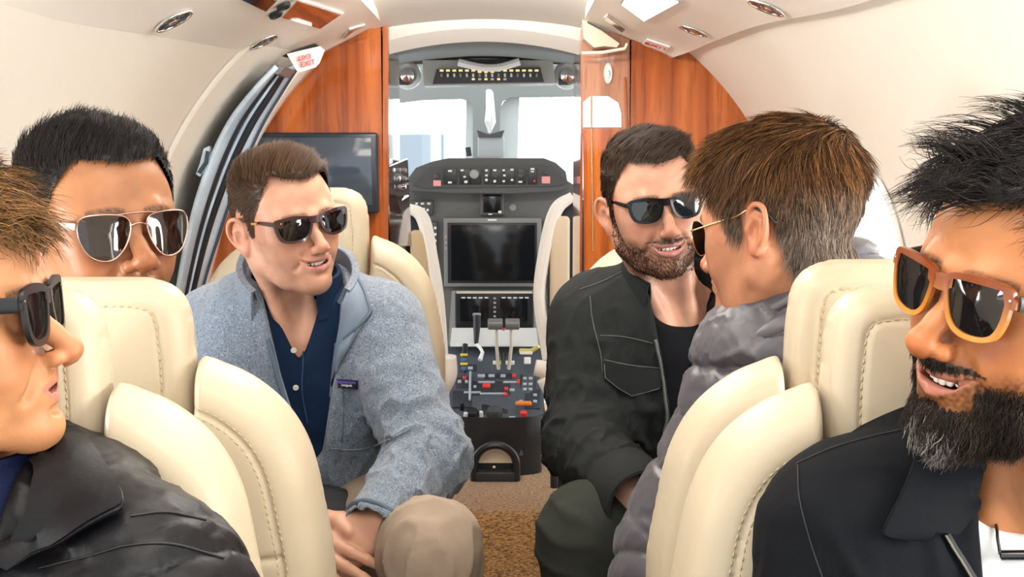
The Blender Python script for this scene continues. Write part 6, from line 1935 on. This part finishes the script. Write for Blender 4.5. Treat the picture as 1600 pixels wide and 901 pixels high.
# ================================================================ puffer jackets
def puffer(m, mt, label, sl='RL', grow=.026, seed=1, pitch=.075, low=-.50, opening=None, h=.0042, amp=.012, rs=(.088, .082, .06), slpuff=.011, nb=(5, 5)):
    J = m.J
    S = torso_cloth(m, grow, h=h, sl=sl, low=low, sho=.012)
    T2, n0 = m.T, m.n
    def quilt(P):
        z = sum(T2[i, 2] * (P[i] - n0[i]) for i in range(3))
        ph = z / pitch + .16 * waves(P, 9, seed) + .05 * waves(P, 40, seed + 1)
        s = np.abs(np.sin(PI * ph))
        w = np.exp(-(waves(P, 95, seed + 2, 5) / .28) ** 2) + .6 * np.exp(-(waves(P, 190, seed + 4, 5) / .3) ** 2)
        return -amp * (.75 * s ** .45 + .4 * (1 - np.exp(-(s / .14) ** 2)) - .85) - .0042 * (w - .5) * (1.25 - s)
    S.near(quilt)
    for k in sl:
        sleeve(S, J['sh' + k], J['el' + k], J['wr' + k], *rs, k=.018, puff=slpuff, n=nb, seed=seed + 7)
    S.frame(); S.cone(m.t(0, -.02, .02), m.t(0, -.015, .16), .070, .105, .004, 's')
    if opening: carve_poly(S, m, opening, .0, .3, .008)
    o, V, Q = cloth_obj(S, 'puffer_jacket', mt, m, label)
    return o, V, Q

# 3. the man seen from behind in the grey puffer
M_puff5 = mat('grey_puffer', (.075, .070, .084), .34, spec=.5, bump=.22, bump_scale=120, bump_detail=5, sheen=.1)
m = Man((1218, 345), 1.45, -133, -12, 4, .98, dict(flare=-2, smile=.3, gap=0, stubble=.25, stubble_col=(.55, .42, .36), neck=1.12, jaw=1.06, lip=(.45, .2, .15), ear=.98), (.54, .26, .15), (1256, 460), 1.53, -150, 4)
m.c = at(1218, 346, 1.46)
J = m.J
J['shL'] = at(1200, 600, 1.47); J['elL'] = at(1066, 850, 1.46); J['wrL'] = at(1020, 1000, 1.40)
J['shR'] = at(1400, 570, 1.62); J['elR'] = at(1440, 800, 1.66); J['wrR'] = at(1330, 850, 1.85)
J['hipL'] = np.array([.27, 1.45, .40]); J['knL'] = np.array([.24, 1.83, .46]); J['anL'] = np.array([.24, 1.80, .08])
J['hipR'] = np.array([.45, 1.45, .40]); J['knR'] = np.array([.42, 1.83, .46]); J['anR'] = np.array([.40, 1.80, .08])
build_body(m, 'brown haired man in a grey puffer jacket, seen from behind')
man_grey = m
def comb5(l):
    w = top(l, .060, .03)[:, None]; x, y, z = l.T
    side = np.stack([0 * x, .35 + 0 * x, -1 + 0 * x], 1); back = np.stack([0 * x, -.1 + 0 * x, -1 + 0 * x], 1)
    b = np.clip((-.03 - y) / .04, 0, 1)[:, None]
    tp = np.stack([np.sign(x) * .9, .45 + 0 * x, -.1 + 0 * x], 1)
    return (side * (1 - b) + back * b) * (1 - w) + tp * w
def col5(l, r):
    g = np.clip((.045 - l[:, 2]) / .07, 0, 1)[:, None]
    br = np.array([.105, .048, .020]) * (.22 + 1.3 * r[:, None]); gr = np.array([.17, .128, .098]) * (.25 + 1.4 * r[:, None])
    hi = (r[:, None] > .72) * np.array([.16, .075, .018])
    return br * (1 - g) + gr * g + hi * (1 - g)
hair_for(m, 'hair', [(0, .068), (.35, .070), (.62, .072), (.80, .058), (.98, .034), (1.12, .008), (1.22, -.022), (1.40, -.030), (1.48, .012), (1.75, .030), (1.98, .006), (2.10, -.065), (2.5, -.115), (3.15, -.125)],
         lambda L: .007 + .013 * top(L, .03, .05) + .004 * np.clip((-L[:, 1] - .04) / .04, 0, 1), comb5, lambda l: .018 + .026 * top(l, .02, .05), col5, 22000, width=.00042, lift=.22, curl=.09, clump=38, clump_w=.40, seed=51)
sunglasses(m, 'thin gold wire sunglasses on the man in the grey puffer', LENS_RND, mat('gold_wire', (.85, .62, .30), .2, metal=1), rim=.0011, wire=True, double=False, up=-.004, splay=.0045)
jac, V, Q = puffer(m, M_puff5, 'silvery grey quilted puffer jacket', grow=.006, seed=5, rs=(.086, .084, .068), pitch=.085, nb=(3, 3))
man_cur = m
def prof_p(p):
    a = min(abs(p), abs(360 - p)); k = .022 * np.clip((a - 60) / 80, 0, 1)
    b = lambda z: .007 * abs(math.sin(z * 62)) ** .5 + .0015 * math.sin(p * .35 + z * 90)
    return [(.080 + b(z), .086 + b(z), z) for z in (-.045, -.02, -.008, .004, .016, .028, .040, .050, .060, .068 + k, .076 + k)] + [(.084, .088, .086 + k), (.078, .083, .082 + k), (.077, .082, .03), (.077, .082, -.01)]
topp = spline([at(*q) for q in ((1150, 500, 1.56), (1132, 490, 1.52), (1152, 466, 1.475), (1213, 421, 1.445), (1257, 390, 1.44), (1322, 372, 1.48), (1350, 376, 1.56), (1330, 390, 1.66), (1240, 440, 1.68))], 60)
botp = spline([at(*q) for q in ((1140, 560, 1.54), (1112, 545, 1.48), (1150, 548, 1.41), (1232, 515, 1.375), (1300, 478, 1.38), (1385, 455, 1.44), (1400, 450, 1.56), (1360, 460, 1.70), (1240, 500, 1.72))], 60)
cen = m.t(0, -.01, .05)
G = []
for i, (a, b) in enumerate(zip(topp, botp)):
    out = (a + b) / 2 - cen; out[2] = 0; out = unit(out); row = []
    for v in np.linspace(0, 1, 25):
        bul = .011 * abs(math.sin(PI * v * 3)) ** .5 + .0018 * math.sin(i * 1.3 + v * 9) * math.sin(v * 40 + i * .4)
        row.append(b + (a - b) * v + out * bul)
    row += [a - out * .008 + [0, 0, .001], a - out * .012 - [0, 0, .02], a - out * .010 - [0, 0, .06]]
    G.append(row)
g = MB(); g.grid(np.array(G), thick=.004); g.build('puffer_collar', M_puff5, m.root, smooth=True)
trousers(m, 'dark_trousers', mat('dark_trouser', (.03, .03, .035), .8))

# 4. the man in black puffer, in profile on the left
M_puff1 = mat('black_puffer', (.0055, .0055, .007), .40, spec=.24, bump=.25, bump_scale=110, bump_detail=5)
m = Man((46, 483), .93, 99, 4, 0, .93, dict(lipy=-.004, lipw=.82, chiny=.004, smile=.5, gap=.0036, stubble=.16, stubble_col=(.7, .5, .4), lip=(.46, .17, .12), nose=1.12, jaw=1.04, chin=1.02), (.54, .265, .125), (-58, 805), .95, 8, 4)
J = m.J
J['shL'] = at(215, 928, .93); J['elL'] = at(350, 1130, .86); J['wrL'] = at(260, 1300, .70)
J['shR'] = at(-300, 870, .98); J['elR'] = at(-380, 1130, .9); J['wrR'] = at(-200, 1260, .72)
J['hipL'] = np.array([-.36, .84, .40]); J['knL'] = np.array([-.30, .48, .44]); J['anL'] = np.array([-.30, .50, .10])
J['hipR'] = np.array([-.52, .86, .40]); J['knR'] = np.array([-.47, .50, .44]); J['anR'] = np.array([-.40, .52, .16])
build_body(m, 'fair haired man in a black puffer jacket, cut by the left edge', fine=.0015)
def comb1(l):
    x, y, z = l.T; w = top(l, .03, .04)[:, None]
    return np.stack([0 * x, .3 + 0 * x, -.9 + 0 * x], 1) * (1 - w) + np.stack([-.25 + 0 * x, .85 + 0 * x, .05 + 0 * x], 1) * w
hair_for(m, 'hair', [(0, .058), (.35, .058), (.62, .056), (.80, .046), (.98, .030), (1.12, .006), (1.22, -.02), (1.42, -.03), (1.50, .016), (1.75, .030), (1.98, .012), (2.12, -.040), (2.5, -.08), (3.15, -.09)],
         lambda L: .006 + .012 * top(L, .03, .04), comb1, lambda l: .020 + .030 * top(l, .03, .04), lambda l, r: np.array([.24, .120, .042]) * (.16 + 1.6 * r[:, None] ** 1.6), 15000, width=.00045, lift=.30, curl=.08, wave=.75, clump=40, clump_w=1.2, gravity=.25, seed=61, seg=8)
sunglasses(m, 'matt black sunglasses seen from the side on the fair haired man', LENS_WAY, mat('matt_black', (.010, .010, .011), .32), rim=.0036, scale=1.06, temple_h=.0105, lens_m=M_lens, splay=.001, wrap=1.0, y0=.1045)
S = torso_cloth(m, .004, h=.005); S.frame(); S.cone(m.t(0, -.02, .02), m.t(0, .0, .15), .072, .10, .002, 's'); S.ell(m.t(0, .07, .02), (.045, .06, .05), .01, 's')
cloth_obj(S, 'navy_shirt', twill('navy_shirt', (.012, .018, .055)), m)
collar(m, 'navy_collar', MATS['navy_shirt'], (22, 338), prof_shirt, .0022)
OPEN1 = [(.08, .10), (.062, .02), (.03, -.10), (.012, -.24), (-.008, -.24), (-.022, -.10), (-.050, .02), (-.07, .10)]
jac, V, Q = puffer(m, M_puff1, 'black quilted puffer jacket, open at the neck', grow=.026, seed=11, rs=(.088, .078, .06), pitch=.07, opening=OPEN1, amp=.009, slpuff=.008, nb=(4, 4))
def prof_p1(p):
    a = min(abs(p), abs(360 - p)); f = np.clip((100 - a) / 70, 0, 1)
    return [(.088, .090, -.045 - .03 * f), (.096 + .01 * f, .100 + .014 * f, -.005 - .02 * f), (.100 + .018 * f, .106 + .024 * f, .020 - .03 * f), (.098 + .024 * f, .106 + .034 * f, .044 - .05 * f), (.094 + .024 * f, .101 + .034 * f, .052 - .055 * f), (.086 + .02 * f, .094 + .03 * f, .048 - .055 * f), (.082, .086, .012 - .03 * f), (.080, .084, -.02 - .03 * f)]
collar(m, 'puffer_collar', M_puff1, (26, 334), prof_p1, .004)
sj = Surf(V, Q); man_cur = m
patch(sj, [(92, 662), (118, 690), (158, 745), (196, 798), (170, 820), (100, 856), (20, 892)], [(40, 690), (46, 720), (52, 760), (48, 800), (30, 830), (8, 850), (-30, 870)], 'collar_leaf', M_puff1, jac, .012, .008)
seams(sj, jac, ([(204, 806), (260, 800), (322, 812)], [(60, 888), (140, 868), (200, 852), (270, 850), (350, 872)]), mat('black_seam', (.006, .006, .007), .5), .0010)
trousers(m, 'jeans', mat('dark_jeans', (.02, .025, .04), .8))

# 5. the black haired man behind the left seat
m = Man((205, 354), 1.33, 45, 0, 2, 1.0, dict(smile=.1, gap=0, stubble=.25, stubble_col=(.5, .4, .36), nose=1.05, noseW=1.22, cheek=1.05, lip=(.34, .13, .10), wid=1.02, brow_col=(.02, .012, .01)), (.36, .165, .078), (170, 550), 1.47, 120, 0)
J = m.J
J['shL'] = m.t(-.17, -.01, -.07); J['elL'] = m.t(-.21, .02, -.33); J['wrL'] = m.t(-.15, .22, -.40)
J['shR'] = m.t(.17, -.01, -.07); J['elR'] = m.t(.20, .0, -.33); J['wrR'] = m.t(.15, .20, -.42)
J['hipL'] = np.array([-.52, 1.47, .40]); J['knL'] = np.array([-.47, 1.85, .46]); J['anL'] = np.array([-.38, 1.84, .12])
J['hipR'] = np.array([-.36, 1.47, .40]); J['knR'] = np.array([-.31, 1.85, .46]); J['anR'] = np.array([-.30, 1.84, .08])
build_body(m, 'black haired man with aviator sunglasses looking over the left seat headrest')
def comb2(l):
    x, y, z = l.T; w = top(l, .045, .03)[:, None]
    return np.stack([0 * x, -.4 + 0 * x, -.8 + 0 * x], 1) * (1 - w) + np.stack([-.35 + 0 * x, -.20 + 0 * x, .55 + 0 * x], 1) * w
hair_for(m, 'hair', [(0, .066), (.35, .067), (.62, .066), (.80, .054), (.98, .034), (1.12, .006), (1.22, -.024), (1.42, -.03), (1.50, .016), (1.75, .030), (1.98, .012), (2.12, -.030), (2.5, -.066), (3.15, -.078)],
         lambda L: .004 + .009 * top(L, .045, .03), comb2, lambda l: .009 + .015 * top(l), lambda l, r: np.array([.011, .009, .009]) * (.4 + 1.4 * r[:, None]), 14000, width=.00045, lift=.55, curl=.18, clump=70, clump_w=.6, seed=71)
sunglasses(m, 'aviator sunglasses with silver temples on the black haired man', LENS_AVI, mat('rose_wire', (.50, .30, .24), .25, metal=1), mat('pale_temple', (.70, .70, .70), .3, metal=.5), rim=.0012, wire=True, double=True, bar=.0042, scale=1.09, up=-.002, lens_m=lens_mat('brown_lens', (.012, .006, .004), .055))
sg = [o for o in bpy.data.objects if o.name.startswith('sunglasses')][-1]
S = torso_cloth(m, .012, sl='LR', h=.007)
for k in 'LR': sleeve(S, J['sh' + k], J['el' + k], J['wr' + k], .072, .062, .05, .03)
S.frame(); S.cone(m.t(0, -.02, .02), m.t(0, .0, .15), .068, .10, .002, 's')
cloth_obj(S, 'pullover', mat('dark_knit', (.03, .032, .04), .9), m)
trousers(m, 'dark_trousers', MATS['dark_trouser'])

# 6. the bearded man in amber glasses, on the right
def amber_mat(m):
    """Two-tone acetate: brown along the brow fading to honey amber at the lower rim."""
    a = mat('amber_frame', (.42, .105, .018), .22, trans=.2, coat=.4)
    N, L = a.node_tree.nodes, a.node_tree.links
    tc = N.new('ShaderNodeTexCoord'); d = N.new('ShaderNodeVectorMath'); d.operation = 'DOT_PRODUCT'
    d.inputs[1].default_value = m.R[:, 2]
    L.new(tc.outputs['Object'], d.inputs[0])
    z0 = float(m.h(0, .1, 0) @ m.R[:, 2])
    r = N.new('ShaderNodeMapRange'); r.inputs['From Min'].default_value = z0 - .022; r.inputs['From Max'].default_value = z0 + .012
    L.new(d.outputs['Value'], r.inputs['Value'])
    c = N.new('ShaderNodeValToRGB'); e = c.color_ramp.elements
    e[0].color = (.62, .25, .03, 1); e[1].color = (.24, .055, .012, 1)
    L.new(r.outputs[0], c.inputs[0]); L.new(c.outputs[0], N['Principled BSDF'].inputs['Base Color'])
    return a
M_jk6 = twill('black_cotton', (.0045, .0052, .0072)); M_tee = mat('white_tee', (.80, .80, .80), .8, bump=.15, bump_scale=600)
m = Man((1500, 455), .865, -68, -2, -11, .98, dict(smile=.95, gap=.0048, must=.10, stubble=.85, stubble_col=(.12, .09, .08), lip=(.36, .13, .085), lipw=.72, nose=1.15, noseW=1.05, cheek=1.05, brow_col=(.02, .012, .01), nteeth=8), (.48, .20, .076), (1592, 748), .97, -22, 3)
J = m.J
J['shR'] = at(1336, 838, .96); J['elR'] = at(1286, 1100, .92); J['wrR'] = at(1350, 1250, .74)
J['shL'] = at(1880, 860, 1.0); J['elL'] = at(1930, 1120, .95); J['wrL'] = at(1800, 1270, .75)
J['hipR'] = np.array([.34, .86, .40]); J['knR'] = np.array([.28, .50, .44]); J['anR'] = np.array([.28, .52, .10])
J['hipL'] = np.array([.50, .88, .40]); J['knL'] = np.array([.45, .52, .44]); J['anL'] = np.array([.36, .54, .14])
build_body(m, 'grinning bearded man in amber sunglasses and black jacket, cut by the right edge', fine=.0015)
def comb6(l):
    x, y, z = l.T; w = top(l, .03, .04)[:, None]
    return np.stack([0 * x, -.2 + 0 * x, -.9 + 0 * x], 1) * (1 - w) + np.stack([.30 + 0 * x, .85 + 0 * x, .25 + 0 * x], 1) * w
hair_for(m, 'hair', [(0, .062), (.35, .064), (.62, .070), (.80, .060), (.98, .040), (1.12, .012), (1.22, -.030), (1.42, -.05), (1.50, .016), (1.75, .030), (1.98, .012), (2.12, -.040), (2.5, -.08), (3.15, -.09)],
         lambda L: .005 + .012 * top(L, .035, .04), comb6, lambda l: .018 + .034 * top(l, .03, .04), lambda l, r: np.array([.013, .010, .009]) * (.4 + 1.3 * r[:, None]), 14000, width=.00042, lift=.26, curl=.10, wave=.50, clump=40, clump_w=1.3, gravity=.45, seed=81, seg=8)
def colb6(l, r):
    g = np.clip((-.098 - l[:, 2]) / .012, 0, 1) * np.clip((.030 - np.abs(l[:, 0])) / .02, 0, 1)
    grey = (r < g * .45)[:, None]
    return np.where(grey, np.array([.36, .34, .32]), np.array([.020, .013, .009]) * (.5 + 1.2 * r[:, None]))
beard(m, -.140, colb6, lambda l: .012 + .014 * np.clip((-.085 - l[:, 2]) / .02, 0, 1) - .0045 * (l[:, 2] > -.064), 13500, 84, thick=.0015, wave=.50, gravity=.35, width=.00040, goatee=True, must=10)
sunglasses(m, 'amber brown framed sunglasses on the grinning bearded man', [(a, b * 1.06) for a, b in LENS_WAY], amber_mat(m), mat('grey_temple', (.03, .035, .04), .35), rim=.0027, scale=.98, temple_h=.0095, y0=.1085)
S = torso_cloth(m, .006, h=.0045); S.near(folds(.002, 25, 25, m.T[:, 0]))
S.frame(); S.cone(m.t(0, -.02, .012), m.t(0, .0, .15), .066, .10, .002, 's'); S.ell(m.t(0, .06, .01), (.052, .06, .036), .01, 's')
tee, V, Q = cloth_obj(S, 't_shirt', M_tee, m, 'white crew neck t-shirt')
st6 = Surf(V, Q)
S = torso_cloth(m, .024, sl='RL', h=.0042, sho=.004)
S.near(folds(.005, 14, 26, m.T[:, 2] * .5 + m.T[:, 0]))
for k in 'LR': sleeve(S, J['sh' + k], J['el' + k], J['wr' + k], .078, .070, .055, .03, wr=.003, seed=91)
S.near(crease(.0045, 18, 92, [m.t(.15, .06, -.18), m.t(.1, .1, -.1)], .10, .2))
S.frame(); S.cone(m.t(0, -.02, .02), m.t(0, -.015, .16), .070, .105, .004, 's')
OPEN6 = [(.060, .10), (.036, .02), (.026, -.06), (.020, -.12), (.010, -.35), (-.03, -.35), (-.036, -.12), (-.05, .0), (-.085, .10)]
carve_poly(S, m, OPEN6, .0, .3, .006)
jac, V, Q = cloth_obj(S, 'black_jacket', M_jk6, m, 'black cotton zip jacket with a wide collar')
sj = Surf(V, Q); man_cur = m
def prof_c6(p):
    a = min(abs(p), abs(360 - p)); f = np.clip((95 - a) / 60, 0, 1)
    return [(.078, .080, -.02), (.078, .084, .03), (.078, .088, .064 - .02 * f), (.083, .094, .066 - .022 * f), (.100 + .01 * f, .112 + .012 * f, .030 - .04 * f), (.122 + .02 * f, .126 + .022 * f, -.012 - .075 * f)]
collar(m, 'jacket_collar', M_jk6, (34, 326), prof_c6, .0035)
patch(sj, [(1452, 660), (1428, 720), (1402, 780), (1378, 826), (1382, 838), (1430, 842)], [(1548, 655), (1540, 710), (1532, 760), (1518, 800), (1500, 822), (1480, 834)], 'collar_leaf', M_jk6, jac, .010, .005)
seams(sj, jac, ([(1245, 724), (1300, 700), (1370, 680), (1430, 668)], [(1247, 726), (1250, 780), (1268, 850), (1285, 901)]), mat('black_thread', (.012, .013, .016), .7), .0007)
# brass zip and the cord with its black pendant
q = sj.path([(1476, 834), (1490, 856), (1506, 880), (1522, 905)], .002, 22)
if len(q) > 3:
    z = strip(m, q, .0030, 'zip_tape', mat('black_thread'), jac)
    g = MB()
    for a, b in zip(q[:-1], q[1:]):
        for s_ in (.25, .75):
            p = a + (b - a) * s_; g.box(p + m.T[:, 1] * .0022, (.0032, .0016, .0011), bev=.0003)
    g.build('zip_teeth', mat('dull_brass', (.30, .27, .22), .35, metal=1), jac)
root = empty('necklace', m.t(0, .1, -.12)); tag(root, 'thin black cord necklace with a black bar pendant on the white t-shirt', 'necklace')
q = st6.path([(1549, 790), (1556, 830), (1563, 866)], .003, 12); q2 = st6.path([(1563, 866), (1600, 880)], .003, 6)
if len(q) > 3: g = MB(); g.tube(np.array(q), .0013, 8); g.build('cord', M_black, root, smooth=True)
a, b = st6.px(1562, 867, .006), st6.px(1602, 867, .006)
if a is not None and b is not None:
    g = MB(); g.tube([a, a + (b - a) * .05, b - (b - a) * .05, b, b + (b - a) * .6], [.0028, .0042, .0042, .0044, .0044], 14); g.build('pendant', mat('pendant_black', (.01, .01, .012), .15, coat=.5), root)
trousers(m, 'dark_trousers', MATS['dark_trouser'])
